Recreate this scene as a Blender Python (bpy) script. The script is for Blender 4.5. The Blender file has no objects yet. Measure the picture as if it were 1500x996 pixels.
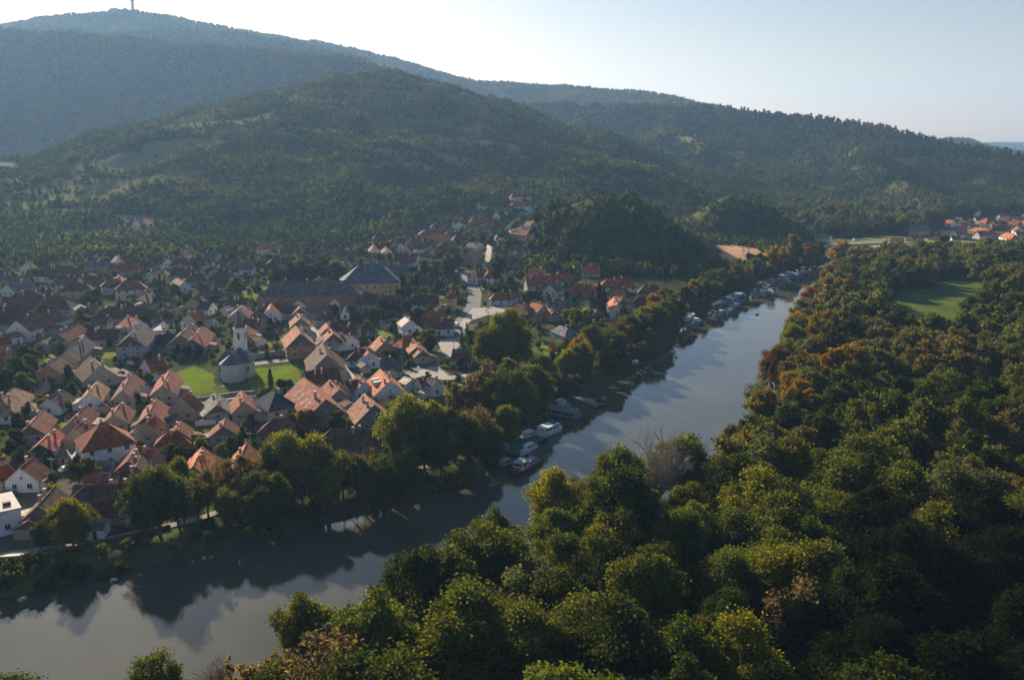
import bpy, math, random
import numpy as np
from mathutils import Vector, Matrix
R = math.radians
scene = bpy.context.scene
col = scene.collection
rnd = random.Random(7)

# ------------------------------------------------------------------ camera, light, exposure
CAMH, PITCH, FPX = 90.0, R(12.3), 1300.0
cam = bpy.data.cameras.new('camera'); cam.sensor_width = 36.0; cam.lens = FPX / 1500 * 36.0
cam.clip_start = 1.0; cam.clip_end = 40000.0
camo = bpy.data.objects.new('camera', cam); col.objects.link(camo)
camo.location = (0, 0, CAMH); camo.rotation_euler = (math.pi / 2 - PITCH, 0, 0)
scene.camera = camo
SUN_AZ, SUN_EL = R(-28.0), R(22.0)          # azimuth from +Y, negative is to the left
world = bpy.data.worlds.new('World'); scene.world = world; world.use_nodes = True
wn = world.node_tree; wn.nodes.clear()
sky = wn.nodes.new('ShaderNodeTexSky'); sky.sky_type = 'NISHITA'; sky.sun_disc = False
sky.sun_elevation = SUN_EL; sky.sun_rotation = SUN_AZ
sky.altitude = 100; sky.air_density = 1.0; sky.dust_density = 0.9; sky.ozone_density = 1.6
bg = wn.nodes.new('ShaderNodeBackground'); bg.inputs['Strength'].default_value = 0.050
wo = wn.nodes.new('ShaderNodeOutputWorld')
wtc = wn.nodes.new('ShaderNodeTexCoord'); wsp = wn.nodes.new('ShaderNodeSeparateXYZ'); wn.links.new(wtc.outputs['Generated'], wsp.inputs[0])   # evening warmth low over the horizon
wrp = wn.nodes.new('ShaderNodeValToRGB'); wn.links.new(wsp.outputs[2], wrp.inputs[0]); wrp.color_ramp.elements[0].position = 0.0; wrp.color_ramp.elements[0].color = (1.42, 0.98, 0.66, 1)
wrp.color_ramp.elements[1].position = 0.26; wrp.color_ramp.elements[1].color = (0.82, 0.89, 0.99, 1)
wmx = wn.nodes.new('ShaderNodeMix'); wmx.data_type = 'RGBA'; wmx.blend_type = 'MULTIPLY'; wmx.inputs[0].default_value = 1.0
wn.links.new(sky.outputs[0], wmx.inputs[6]); wn.links.new(wrp.outputs[0], wmx.inputs[7]); wn.links.new(wmx.outputs[2], bg.inputs['Color']); wn.links.new(bg.outputs[0], wo.inputs['Surface'])
sl = bpy.data.lights.new('sun', 'SUN'); sl.energy = 5.0; sl.angle = R(0.6); sl.color = (1.0, 0.86, 0.68)
so = bpy.data.objects.new('sun', sl); col.objects.link(so)
sd = Vector((math.sin(SUN_AZ) * math.cos(SUN_EL), math.cos(SUN_AZ) * math.cos(SUN_EL), math.sin(SUN_EL)))
so.rotation_euler = (-sd).to_track_quat('-Z', 'Y').to_euler(); so.location = (0, 0, 900)
vs = scene.view_settings
vs.view_transform = 'Standard'; vs.look = 'None'; vs.exposure = 1.08; vs.gamma = 1.0; vs.use_curve_mapping = False
scene.render.engine = 'CYCLES'
cy = scene.cycles
cy.use_denoising = True; cy.max_bounces = 5; cy.diffuse_bounces = 2; cy.glossy_bounces = 2
cy.transmission_bounces = 2; cy.transparent_max_bounces = 4; cy.volume_bounces = 1
cy.use_adaptive_sampling = True; cy.adaptive_threshold = 0.015; cy.sample_clamp_indirect = 4.0
HAZE_DENSITY = 0.000085

# ------------------------------------------------------------------ helpers
cP, sP = math.cos(PITCH), math.sin(PITCH)
def ray(px, py):
    u = (px - 750) / FPX; v = (498 - py) / FPX
    return np.array([u, cP + v * sP, -sP + v * cP])
def at_dist(px, py, y):                      # the point at ground distance y seen in that direction
    d = ray(px, py); t = y / d[1]
    return (d[0] * t, y, CAMH + d[2] * t)
def at_z(px, py, z):
    d = ray(px, py); t = (z - CAMH) / d[2]
    return np.array([d[0] * t, d[1] * t, z])
def to_px(x, y, z):
    fy = y * cP - (z - CAMH) * sP; uy = y * sP + (z - CAMH) * cP
    return 750 + FPX * x / fy, 498 - FPX * uy / fy
def sm(a, b, t):
    t = np.clip((t - a) / (b - a), 0, 1); return t * t * (3 - 2 * t)
_lat = np.random.RandomState(3).rand(256, 256)
def vnoise(x, y):
    xi = np.floor(x).astype(int); yi = np.floor(y).astype(int); fx = x - xi; fy = y - yi
    fx = fx * fx * (3 - 2 * fx); fy = fy * fy * (3 - 2 * fy)
    a = _lat[xi % 256, yi % 256]; b = _lat[(xi + 1) % 256, yi % 256]; c = _lat[xi % 256, (yi + 1) % 256]; d = _lat[(xi + 1) % 256, (yi + 1) % 256]
    return (a * (1 - fx) + b * fx) * (1 - fy) + (c * (1 - fx) + d * fx) * fy
def fbm(x, y, o=4):
    s = 0; a = 1; t = 0
    for k in range(o):
        s = s + a * vnoise(x * 2 ** k + 17 * k, y * 2 ** k + 31 * k); t += a; a *= 0.5
    return s / t

# ------------------------------------------------------------------ terrain
def pl(pts): return [at_dist(a, b, c) + (w,) for a, b, c, w in pts]
RIDGES = [
 pl([(-260,345,900,290),(-120,318,950,330),(0,292,1000,370),(100,254,1060,430),(200,220,1130,510),(330,168,1260,640),(420,133,1350,720),(500,114,1400,770),(570,106,1450,800),(640,124,1450,700),(700,144,1420,540),(760,174,1350,380),(810,205,1280,250),(850,248,1200,150)]),
 pl([(140,318,800,70),(172,316,830,90),(230,268,950,160),(300,215,1080,200),(360,165,1230,260)]),
 pl([(600,190,1250,180),(650,215,1150,150),(690,250,1060,110)]),
 pl([(770,178,1400,220),(820,215,1250,180),(850,245,1150,120)]),
 pl([(-400,70,2100,700),(0,42,2200,700),(100,48,2200,700),(250,62,2150,700),(400,75,2100,700),(500,84,2050,650),(600,112,2000,600),(720,170,1900,500)]),
 pl([(100,52,2750,700),(200,44,2750,700),(280,40,2750,700),(340,47,2750,700),(430,64,2700,700),(520,82,2700,700)]),
 pl([(-500,110,3300,1200),(-200,62,3300,1200),(0,38,3200,1200),(60,26,3200,1200),(150,19,3200,1200),(200,18,3200,1200),(260,28,3200,1200),(400,53,3200,1200),(480,64,3150,1200),(560,84,3100,1200),(640,108,3000,1100),(700,121,3000,1100),(760,125,2900,1000),(850,128,2900,1000),(950,136,2800,900),(1030,156,2700,900),(1100,180,2600,800)]),
 pl([(700,165,2150,600),(753,153,2100,700),(860,155,2000,800),(940,156,1950,880),(1030,157,1900,940),(1084,164,1850,900),(1180,173,1780,840),(1287,188,1700,760),(1340,201,1650,680),(1420,214,1580,600),(1500,230,1500,520),(1650,262,1400,420),(1850,310,1250,300)]),
 pl([(985,160,1900,240),(983,190,1700,150),(1041,213,1500,140),(1095,240,1400,130),(1153,266,1300,125),(1212,303,1150,100),(1290,324,1050,70)]),
 pl([(983,190,1700,150),(945,212,1500,120),(915,246,1350,95),(890,283,1200,65)]),
 pl([(860,170,1800,160),(850,209,1600,115),(872,250,1450,90),(880,288,1280,60)]),
 pl([(1250,209,1560,140),(1300,254,1350,115),(1370,290,1180,85)]),
 pl([(1042,318,830,40),(1066,289,850,70),(1098,300,850,65),(1125,328,840,45)]),
 pl([(792,350,640,50),(815,322,655,80),(848,300,665,100),(880,289,670,108),(920,295,670,95),(950,309,662,62),(972,326,655,36)]),
 pl([(1330,212,6000,1200),(1380,207,6200,1300),(1430,209,6500,1500),(1480,208,6800,1500),(1600,212,7000,1500),(1800,216,7000,1500)]),
 pl([(1360,213,3200,500),(1395,205,3200,600),(1440,214,3200,500)]),
]
LB = [(-420,985),(-200,925),(0,880),(140,853),(330,808),(430,785),(560,748),(640,725),(700,708),(728,675),(790,618),(840,585),(880,565),(930,543),(972,513),(985,492),(1003,472),(1040,455),(1080,434),(1120,414),(1160,401),(1200,389),(1228,375),(1245,367)]
RB = [(-420,1400),(-100,1200),(0,1110),(180,1062),(340,1012),(510,958),(625,895),(710,838),(790,785),(885,750),(980,735),(1040,690),(1090,635),(1125,580),(1150,525),(1168,478),(1190,442),(1212,415),(1232,396),(1252,381),(1262,372)]
LBw = [at_z(a, b, 0)[:2] for a, b in LB]; RBw = [at_z(a, b, 0)[:2] for a, b in RB]
POLY = np.array(LBw + RBw[::-1])
def poly_sd(x, y, P):                        # signed distance, negative inside
    d = np.full(x.shape, 1e9); ins = np.zeros(x.shape, bool); n = len(P)
    for i in range(n):
        ax, ay = P[i]; bx, by = P[(i + 1) % n]; ex, ey = bx - ax, by - ay
        t = np.clip(((x - ax) * ex + (y - ay) * ey) / (ex * ex + ey * ey + 1e-9), 0, 1)
        d = np.minimum(d, np.hypot(x - ax - t * ex, y - ay - t * ey))
        c = ((ay > y) != (by > y)) & (x < (bx - ax) * (y - ay) / (by - ay + 1e-12) + ax)
        ins ^= c
    return np.where(ins, -d, d)
RBx = np.array([p[0] for p in RBw]); RBy = np.array([p[1] for p in RBw])
LBx = np.array([p[0] for p in LBw]); LBy = np.array([p[1] for p in LBw])
def side_left(x, y):                         # 1 left of the river, 0 right of it
    xr = np.interp(y, RBy, RBx); 
    return (x < xr).astype(float) if not np.isscalar(x) else float(x < xr)
def height(x, y):
    left = sm(60, -60, x - np.interp(y, RBy, RBx) + 40)
    base = 2.6 + left * ((3 + 8 * sm(260, -60, x)) * sm(280, 750, y) + 1.5 * sm(150, 300, y)) + 36 * sm(900, 1600, y) * sm(100, -300, x) + 8 * sm(900, 2200, y)
    h = np.zeros_like(x); crest = np.zeros_like(x)
    for ri, r in enumerate(RIDGES):
        ex_ = {0: 1.35, 7: 2.5, 8: 1.0, 9: 1.0, 10: 1.0, 12: 0.8, 13: 0.8}.get(ri, 1.15)
        best = np.zeros_like(x)
        for (ax, ay, az, aw), (bx, by, bz, bw) in zip(r, r[1:]):
            ex, ey = bx - ax, by - ay
            t = np.clip(((x - ax) * ex + (y - ay) * ey) / (ex * ex + ey * ey + 1e-9), 0, 1)
            d = np.hypot(x - ax - t * ex, y - ay - t * ey)
            z = az + t * (bz - az); w = aw + t * (bw - aw)
            q = np.clip(1 - d / w, 0, 1); crest = np.maximum(crest, q * (z > 20) * (ri not in (12, 13)))
            best = np.maximum(best, z * q ** 2.6 if ri == 7 else z * (0.75 * q ** ex_ + 0.25 * q * q * (3 - 2 * q)))
        h = np.maximum(h, best) + 0.12 * np.minimum(h, best) * 0
    hm = sm(4, 60, h)
    n = (fbm(x / 170, y / 170, 4) - 0.5) * 46 + (fbm(x / 55 + 9, y / 55, 3) - 0.5) * 16
    g = np.abs(fbm(x / 120 + 40, y / 200 + 5, 3) - 0.5) * -70 + 9
    slope_part = np.clip(h / 60, 0, 1)
    amp = (1 - 0.75 * crest ** 3) * np.where(np.hypot(x - 70, y - 665) < 170, 0.25, 1.0)
    z = np.maximum(base, h) + hm * (n + g) * 0.85 * slope_part * amp
    z = np.maximum(z, 1.6)
    near = (x > -700) & (x < 800) & (y > 0) & (y < 900)
    sd_ = np.full(x.shape, 999.0)
    sd_[near] = poly_sd(x[near], y[near], POLY)
    wob = (fbm(x / 9, y / 9, 2) - 0.5) * 5
    k = sm(-5, 7, sd_ + wob)
    z = -3.0 + (z + 3.0) * k
    return z
NA, NR = 640, 820
OX, OY = 0.0, -150.0
AZ0, AZ1 = R(-62), R(62)
R0, R1 = 60.0, 9500.0
az = np.linspace(AZ0, AZ1, NA); lr = np.linspace(math.log(R0), math.log(R1), NR); rr = np.exp(lr)
AA, RRg = np.meshgrid(az, rr)
GX = OX + np.sin(AA) * RRg; GY = OY + np.cos(AA) * RRg
GZ = height(GX.copy(), GY.copy())
def gz(x, y):
    x = np.asarray(x, float); y = np.asarray(y, float)
    a = (np.arctan2(x - OX, y - OY) - AZ0) / (AZ1 - AZ0) * (NA - 1)
    l = (np.log(np.hypot(x - OX, y - OY)) - lr[0]) / (lr[-1] - lr[0]) * (NR - 1)
    a = np.clip(a, 0, NA - 1.001); l = np.clip(l, 0, NR - 1.001)
    ia = a.astype(int); il = l.astype(int); fa = a - ia; fl = l - il
    return (GZ[il, ia] * (1 - fa) + GZ[il, ia + 1] * fa) * (1 - fl) + (GZ[il + 1, ia] * (1 - fa) + GZ[il + 1, ia + 1] * fa) * fl
def hit(px, py, lift=0.0):                   # where the sight line through a pixel meets the ground raised by lift
    d = ray(px, py); t = np.exp(np.linspace(math.log(90), math.log(8000), 2600))
    X = d[0] * t; Y = d[1] * t; Z = CAMH + d[2] * t
    g = gz(X, Y) + lift; b = np.nonzero(Z <= g)[0]
    if len(b) == 0: i = len(t) - 1
    else: i = b[0]
    if i > 0:
        f0 = Z[i-1] - g[i-1]; f1 = Z[i] - g[i]; k = f0 / (f0 - f1 + 1e-9); k = min(max(k, 0), 1)
        return np.array([X[i-1] + k * (X[i] - X[i-1]), Y[i-1] + k * (Y[i] - Y[i-1]), Z[i-1] + k * (Z[i] - Z[i-1])])
    return np.array([X[i], Y[i], Z[i]])
def gxy(px, py): return hit(px, py)[:2]

# ------------------------------------------------------------------ materials
def nt(name):
    m = bpy.data.materials.new(name); m.use_nodes = True; t = m.node_tree; t.nodes.clear()
    o = t.nodes.new('ShaderNodeOutputMaterial'); return m, t, o
def N(t, k, **kw):
    n = t.nodes.new(k)
    for a, b in kw.items(): setattr(n, a, b)
    return n
def L(t, a, b): t.links.new(a, b)
def ramp(t, fac, stops):
    r = N(t, 'ShaderNodeValToRGB'); e = r.color_ramp.elements
    while len(e) > 1: e.remove(e[-1])
    e[0].position = stops[0][0]; e[0].color = tuple(stops[0][1]) + (1,)
    for p, c in stops[1:]:
        k = e.new(p); k.color = tuple(c) + (1,)
    if fac is not None: L(t, fac, r.inputs[0])
    return r
def mixc(t, fac, a, b, mode='MIX'):
    m = N(t, 'ShaderNodeMix', data_type='RGBA', blend_type=mode)
    for s, v in ((m.inputs[0], fac), (m.inputs[6], a), (m.inputs[7], b)):
        if hasattr(v, 'links'): L(t, v, s)
        elif isinstance(v, (int, float)): s.default_value = v
        else: s.default_value = tuple(v) + (1,)
    return m.outputs[2]
def noise(t, scale, detail=3, coord='Object', rough=0.55, dim=None):
    tc = N(t, 'ShaderNodeTexCoord'); n = N(t, 'ShaderNodeTexNoise')
    n.inputs['Scale'].default_value = scale; n.inputs['Detail'].default_value = detail; n.inputs['Roughness'].default_value = rough
    L(t, tc.outputs[coord], n.inputs['Vector']); return n
def gnoise(t, scale, detail=3, rough=0.55):
    g = N(t, 'ShaderNodeNewGeometry'); n = N(t, 'ShaderNodeTexNoise')
    n.inputs['Scale'].default_value = scale; n.inputs['Detail'].default_value = detail; n.inputs['Roughness'].default_value = rough
    L(t, g.outputs['Position'], n.inputs['Vector']); return n
def bump(t, h, strength, dist):
    b = N(t, 'ShaderNodeBump'); b.inputs['Strength'].default_value = strength; b.inputs['Distance'].default_value = dist
    L(t, h, b.inputs['Height']); return b.outputs[0]
MATS = {}
def plain(name, c, rough=0.8, var=0.25, scale=0.8, metal=0.0, spec=0.3, use_obj=False):
    if name in MATS: return MATS[name]
    m, t, o = nt(name); p = N(t, 'ShaderNodeBsdfPrincipled'); n = gnoise(t, scale, 4)
    hi = [min(1, x * (1 + var)) for x in c]; lo = [x * (1 - var) for x in c]
    r = ramp(t, n.outputs[0], [(0.3, lo), (0.7, hi)]).outputs[0]
    if use_obj:
        oi = N(t, 'ShaderNodeObjectInfo'); r = mixc(t, 1.0, r, oi.outputs['Color'], 'MULTIPLY')
    L(t, r, p.inputs['Base Color']); p.inputs['Roughness'].default_value = rough
    p.inputs['Metallic'].default_value = metal; p.inputs['Specular IOR Level'].default_value = spec
    L(t, p.outputs[0], o.inputs[0]); MATS[name] = m; return m

def make_mesh(name, verts, faces, mats=(), fmat=None, smooth=False):
    me = bpy.data.meshes.new(name)
    verts = np.asarray(verts, np.float32).reshape(-1, 3)
    if isinstance(faces, np.ndarray) and faces.ndim == 2:
        nf, k = faces.shape
        me.vertices.add(len(verts)); me.vertices.foreach_set('co', verts.ravel())
        me.loops.add(nf * k); me.loops.foreach_set('vertex_index', faces.astype(np.int32).ravel())
        me.polygons.add(nf); me.polygons.foreach_set('loop_start', np.arange(0, nf * k, k, dtype=np.int32))
        me.polygons.foreach_set('loop_total', np.full(nf, k, np.int32))
        if fmat is not None: me.polygons.foreach_set('material_index', np.asarray(fmat, np.int32))
        me.update(calc_edges=True)
    else:
        me.from_pydata([tuple(map(float, v)) for v in verts], [], [tuple(map(int, f)) for f in faces])
        if fmat is not None:
            for p, k in zip(me.polygons, fmat): p.material_index = k
        me.update()
    for m in mats: me.materials.append(m)
    if smooth: me.polygons.foreach_set('use_smooth', [True] * len(me.polygons))
    return me
def obj(name, me, parent=None, loc=None, rz=0.0):
    o = bpy.data.objects.new(name, me); col.objects.link(o)
    if parent is not None: o.parent = parent
    if loc is not None: o.location = tuple(map(float, loc))
    if rz: o.rotation_euler = (0, 0, rz)
    return o
def tag(o, label=None, cat=None, group=None, kind=None):
    if label: o['label'] = label
    if cat: o['category'] = cat
    if group: o['group'] = group
    if kind: o['kind'] = kind
    return o
class MB:                                    # collects shapes into one mesh
    def __init__(s): s.v = []; s.f = []; s.m = []
    def add(s, vs, fs, mi=0):
        b = len(s.v); s.v += [tuple(map(float, v)) for v in vs]; s.f += [tuple(b + i for i in f) for f in fs]; s.m += [mi] * len(fs)
    def box(s, x0, x1, y0, y1, z0, z1, mi=0):
        s.add([(x0,y0,z0),(x1,y0,z0),(x1,y1,z0),(x0,y1,z0),(x0,y0,z1),(x1,y0,z1),(x1,y1,z1),(x0,y1,z1)],
              [(0,3,2,1),(4,5,6,7),(0,1,5,4),(1,2,6,5),(2,3,7,6),(3,0,4,7)], mi)
    def tube(s, p, q, r0, r1=None, n=8, mi=0, cap=True):
        r1 = r0 if r1 is None else r1; p = Vector(p); q = Vector(q); d = (q - p).normalized()
        a = d.orthogonal().normalized(); b = d.cross(a); vs = []
        for c, r in ((p, r0), (q, r1)):
            for i in range(n):
                t = 2 * math.pi * i / n; vs.append(c + a * (r * math.cos(t)) + b * (r * math.sin(t)))
        fs = [(i, (i + 1) % n, n + (i + 1) % n, n + i) for i in range(n)]
        if cap: fs += [tuple(range(n))[::-1], tuple(range(n, 2 * n))]
        s.add(vs, fs, mi)
    def lathe(s, prof, n=12, c=(0, 0), mi=0):
        vs = []; fs = []
        for r, z in prof:
            for i in range(n):
                t = 2 * math.pi * i / n; vs.append((c[0] + r * math.cos(t), c[1] + r * math.sin(t), z))
        for k in range(len(prof) - 1):
            for i in range(n): fs.append((k*n+i, k*n+(i+1)%n, (k+1)*n+(i+1)%n, (k+1)*n+i))
        fs.append(tuple(range(n))[::-1]); fs.append(tuple(range((len(prof)-1)*n, len(prof)*n)))
        s.add(vs, fs, mi)
    def loft(s, secs, mi=0, cap=True):       # sections of equal length point loops
        n = len(secs[0]); vs = [p for q in secs for p in q]; fs = []
        for k in range(len(secs) - 1):
            for i in range(n): fs.append((k*n+i, k*n+(i+1)%n, (k+1)*n+(i+1)%n, (k+1)*n+i))
        if cap: fs += [tuple(range(n))[::-1], tuple(range((len(secs)-1)*n, len(secs)*n))]
        s.add(vs, fs, mi)
    def mesh(s, name, mats): return make_mesh(name, s.v, s.f, mats, s.m)
    def build(s, name, mats, parent=None, **k):
        if not isinstance(mats, (list, tuple)): mats = [mats]
        return obj(name, s.mesh(name, mats), parent, **k)
def empty(name, loc, rz=0.0):
    o = bpy.data.objects.new(name, None); col.objects.link(o); o.empty_display_size = 0.5
    o.location = tuple(map(float, loc)); o.rotation_euler = (0, 0, rz); return o
# ------------------------------------------------------------------ ground colours: patches with a shape of their own
PATCH = []   # (x, y, half-length along x, half along y, kind)   1 dry grass, 2 rock, 3 stubble, 4 green meadow, 5 earth
def patch(px, py, a, b, k):
    x, y = gxy(px, py); PATCH.append((x, y, a, b, k))
for q in [(40,302,70,22,1),(110,275,70,20,1),(170,248,70,20,1),(215,232,70,20,1),(262,212,60,20,1),(320,182,60,20,1),(380,174,40,12,1),(235,262,70,12,1),(140,292,60,10,1),(90,310,50,10,1),(185,268,40,12,1),(190,320,26,12,2),
          (165,342,34,14,2),(205,326,26,12,2),(640,205,46,16,2),(700,190,42,17,2),(575,225,40,16,2),(610,245,36,14,2),(670,235,30,14,2),(735,215,30,16,2),(720,190,30,14,2),(760,235,24,12,2),
          (962,190,40,14,1),(940,215,30,12,1),(985,240,24,14,1),
          (1003,205,34,20,1),(992,228,26,26,1),(1030,212,26,14,1),(972,222,24,22,1),(1075,232,26,14,1),(925,236,20,16,1),(1000,250,16,18,1),(1062,226,40,9,1),(1120,254,38,9,1),(1170,280,34,8,1),(1250,222,40,10,1),(1290,250,34,9,1),(905,258,26,8,1),(1225,309,26,8,1),(860,262,24,9,1),(480,150,60,10,1),(540,135,50,9,1),(460,190,40,9,1)]: patch(*q)
PATCHW = [(PATCH[i]) for i in range(len(PATCH))]
cov = np.zeros(GX.shape + (3,), np.float32)  # R: dry grass, G: rock, B: stubble
wobx = (fbm(GX / 26, GY / 26, 3) - 0.5) * 60; woby = (fbm(GX / 26 + 77, GY / 26, 3) - 0.5) * 60
for (x, y, a, b, k) in PATCHW:
    q = np.hypot((GX + wobx * a / 60 - x) / a, (GY + woby * b / 40 - y) / b); m = sm(1.15, 0.75, q)
    c = {1: 0, 2: 1, 3: 2}[k]; cov[..., c] = np.maximum(cov[..., c], m)
scrub = sm(0.55, 0.66, fbm(GX / 60, GY / 60, 3)) * sm(12, 25, GZ) * (GY < 1900); cov[..., 0] = np.maximum(cov[..., 0], 0.42 * scrub)
def cover(x, y):
    a = (np.arctan2(x - OX, y - OY) - AZ0) / (AZ1 - AZ0) * (NA - 1); l = (np.log(np.hypot(x - OX, y - OY)) - lr[0]) / (lr[-1] - lr[0]) * (NR - 1)
    return cov[np.clip(l, 0, NR - 1).astype(int), np.clip(a, 0, NA - 1).astype(int)]
idx = np.arange(NA * NR).reshape(NR, NA)
F = np.stack([idx[:-1, :-1], idx[:-1, 1:], idx[1:, 1:], idx[1:, :-1]], -1).reshape(-1, 4)[:, ::-1]
m, t, o = nt('ground'); p = N(t, 'ShaderNodeBsdfPrincipled'); p.inputs['Roughness'].default_value = 0.95; p.inputs['Specular IOR Level'].default_value = 0.0
n1 = gnoise(t, 0.05, 5); n2 = gnoise(t, 0.5, 5, 0.7); n3 = gnoise(t, 0.016, 3)
base = ramp(t, n1.outputs[0], [(0.32, (0.022, 0.034, 0.010)), (0.5, (0.040, 0.052, 0.015)), (0.62, (0.060, 0.062, 0.024)), (0.75, (0.085, 0.072, 0.040))]).outputs[0]
base = mixc(t, 0.55, base, ramp(t, n2.outputs[0], [(0.3, (0.018, 0.026, 0.008)), (0.7, (0.085, 0.085, 0.035))]).outputs[0])
at = N(t, 'ShaderNodeAttribute', attribute_name='cover'); sp = N(t, 'ShaderNodeSeparateColor'); L(t, at.outputs['Color'], sp.inputs[0])
dry = ramp(t, n2.outputs[0], [(0.35, (0.11, 0.115, 0.036)), (0.65, (0.27, 0.245, 0.095))]).outputs[0]
rock = ramp(t, n2.outputs[0], [(0.35, (0.13, 0.095, 0.075)), (0.7, (0.32, 0.22, 0.17))]).outputs[0]
stub = ramp(t, n2.outputs[0], [(0.3, (0.30, 0.15, 0.06)), (0.7, (0.52, 0.27, 0.11))]).outputs[0]
base = mixc(t, sp.outputs[0], base, dry); base = mixc(t, sp.outputs[1], base, rock); base = mixc(t, sp.outputs[2], base, stub)
vo = N(t, 'ShaderNodeTexVoronoi'); vo.inputs['Scale'].default_value = 0.055; gp = N(t, 'ShaderNodeNewGeometry'); wv = N(t, 'ShaderNodeVectorMath', operation='MULTIPLY_ADD'); L(t, n2.outputs['Color'], wv.inputs[0]); wv.inputs[1].default_value = (3, 3, 0); L(t, gp.outputs['Position'], wv.inputs[2]); L(t, wv.outputs[0], vo.inputs['Vector'])
vs_ = N(t, 'ShaderNodeSeparateColor'); L(t, vo.outputs['Color'], vs_.inputs[0])
plots = ramp(t, vs_.outputs[0], [(0.0, (0.035, 0.05, 0.014)), (0.3, (0.06, 0.085, 0.02)), (0.45, (0.10, 0.075, 0.05)), (0.62, (0.13, 0.15, 0.035)), (0.75, (0.075, 0.06, 0.042)), (0.9, (0.19, 0.165, 0.13))]); plots.color_ramp.interpolation = 'CONSTANT'
plots = mixc(t, 0.45, plots.outputs[0], ramp(t, n2.outputs[0], [(0.3, (0.02, 0.03, 0.01)), (0.7, (0.13, 0.13, 0.06))]).outputs[0])
av = N(t, 'ShaderNodeAttribute', attribute_name='village'); base = mixc(t, av.outputs['Fac'], base, plots)
L(t, base, p.inputs['Base Color']); L(t, bump(t, n2.outputs[0], 0.6, 0.5), p.inputs['Normal']); L(t, p.outputs[0], o.inputs[0]); MATS['ground'] = m
me = make_mesh('terrain', np.stack([GX, GY, GZ], -1).reshape(-1, 3), F, [m], smooth=True)
ca = me.color_attributes.new('cover', 'FLOAT_COLOR', 'POINT')
ca.data.foreach_set('color', np.concatenate([cov, np.ones(GX.shape + (1,), np.float32)], -1).ravel())
va = me.attributes.new('village', 'FLOAT', 'POINT'); VSD = np.full(GX.shape, -1.0); nm = (np.abs(GX) < 900) & (GY > 100) & (GY < 1300)
TERRAIN_ME, TERRAIN_VA, TERRAIN_NM = me, va, nm
tag(obj('terrain', me), 'valley floor and wooded hills around the river', kind='structure')

# water
m, t, o = nt('river_water'); p = N(t, 'ShaderNodeBsdfPrincipled')
g = N(t, 'ShaderNodeNewGeometry'); mp = N(t, 'ShaderNodeMapping'); L(t, g.outputs['Position'], mp.inputs[0]); mp.inputs['Scale'].default_value = (1, 1, 1); mp.inputs['Rotation'].default_value = (0, 0, R(25))
a1 = N(t, 'ShaderNodeTexNoise'); a1.inputs['Scale'].default_value = 1.6; a1.inputs['Detail'].default_value = 6; a1.inputs['Roughness'].default_value = 0.65; L(t, mp.outputs[0], a1.inputs['Vector'])
a2 = N(t, 'ShaderNodeTexNoise'); a2.inputs['Scale'].default_value = 0.035; a2.inputs['Detail'].default_value = 3; L(t, mp.outputs[0], a2.inputs['Vector'])
silt = ramp(t, a2.outputs[0], [(0.35, (0.068, 0.064, 0.044)), (0.65, (0.095, 0.088, 0.060))]).outputs[0]
L(t, silt, p.inputs['Base Color']); p.inputs['Roughness'].default_value = 0.015; p.inputs['IOR'].default_value = 1.33; p.inputs['Specular IOR Level'].default_value = 0.5
calm = ramp(t, a2.outputs[0], [(0.42, (0.25,) * 3), (0.62, (1,) * 3)]).outputs[0]
b = N(t, 'ShaderNodeBump'); b.inputs['Distance'].default_value = 0.009; L(t, calm, b.inputs['Strength']); L(t, a1.outputs[0], b.inputs['Height']); L(t, b.outputs[0], p.inputs['Normal'])
L(t, p.outputs[0], o.inputs[0]); MATS['water'] = m
me = make_mesh('river', [(-600, 60, 0), (900, 60, 0), (900, 800, 0), (-600, 800, 0)], [(0, 1, 2, 3)], [m])
tag(obj('river', me), 'calm murky river between wooded banks', kind='structure')

# haze: pale air of even density in one closed box round everything
m, t, o = nt('haze'); v = N(t, 'ShaderNodeVolumePrincipled'); v.inputs['Density'].default_value = HAZE_DENSITY
v.inputs['Color'].default_value = (0.37, 0.63, 1.0, 1); v.inputs['Anisotropy'].default_value = 0.32; L(t, v.outputs[0], o.inputs['Volume'])
mb = MB(); mb.box(-10500, 10500, -900, 10200, -4.2, 720)
h = mb.build('haze', m); tag(h, 'pale blue haze filling the valley', kind='stuff')
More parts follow.
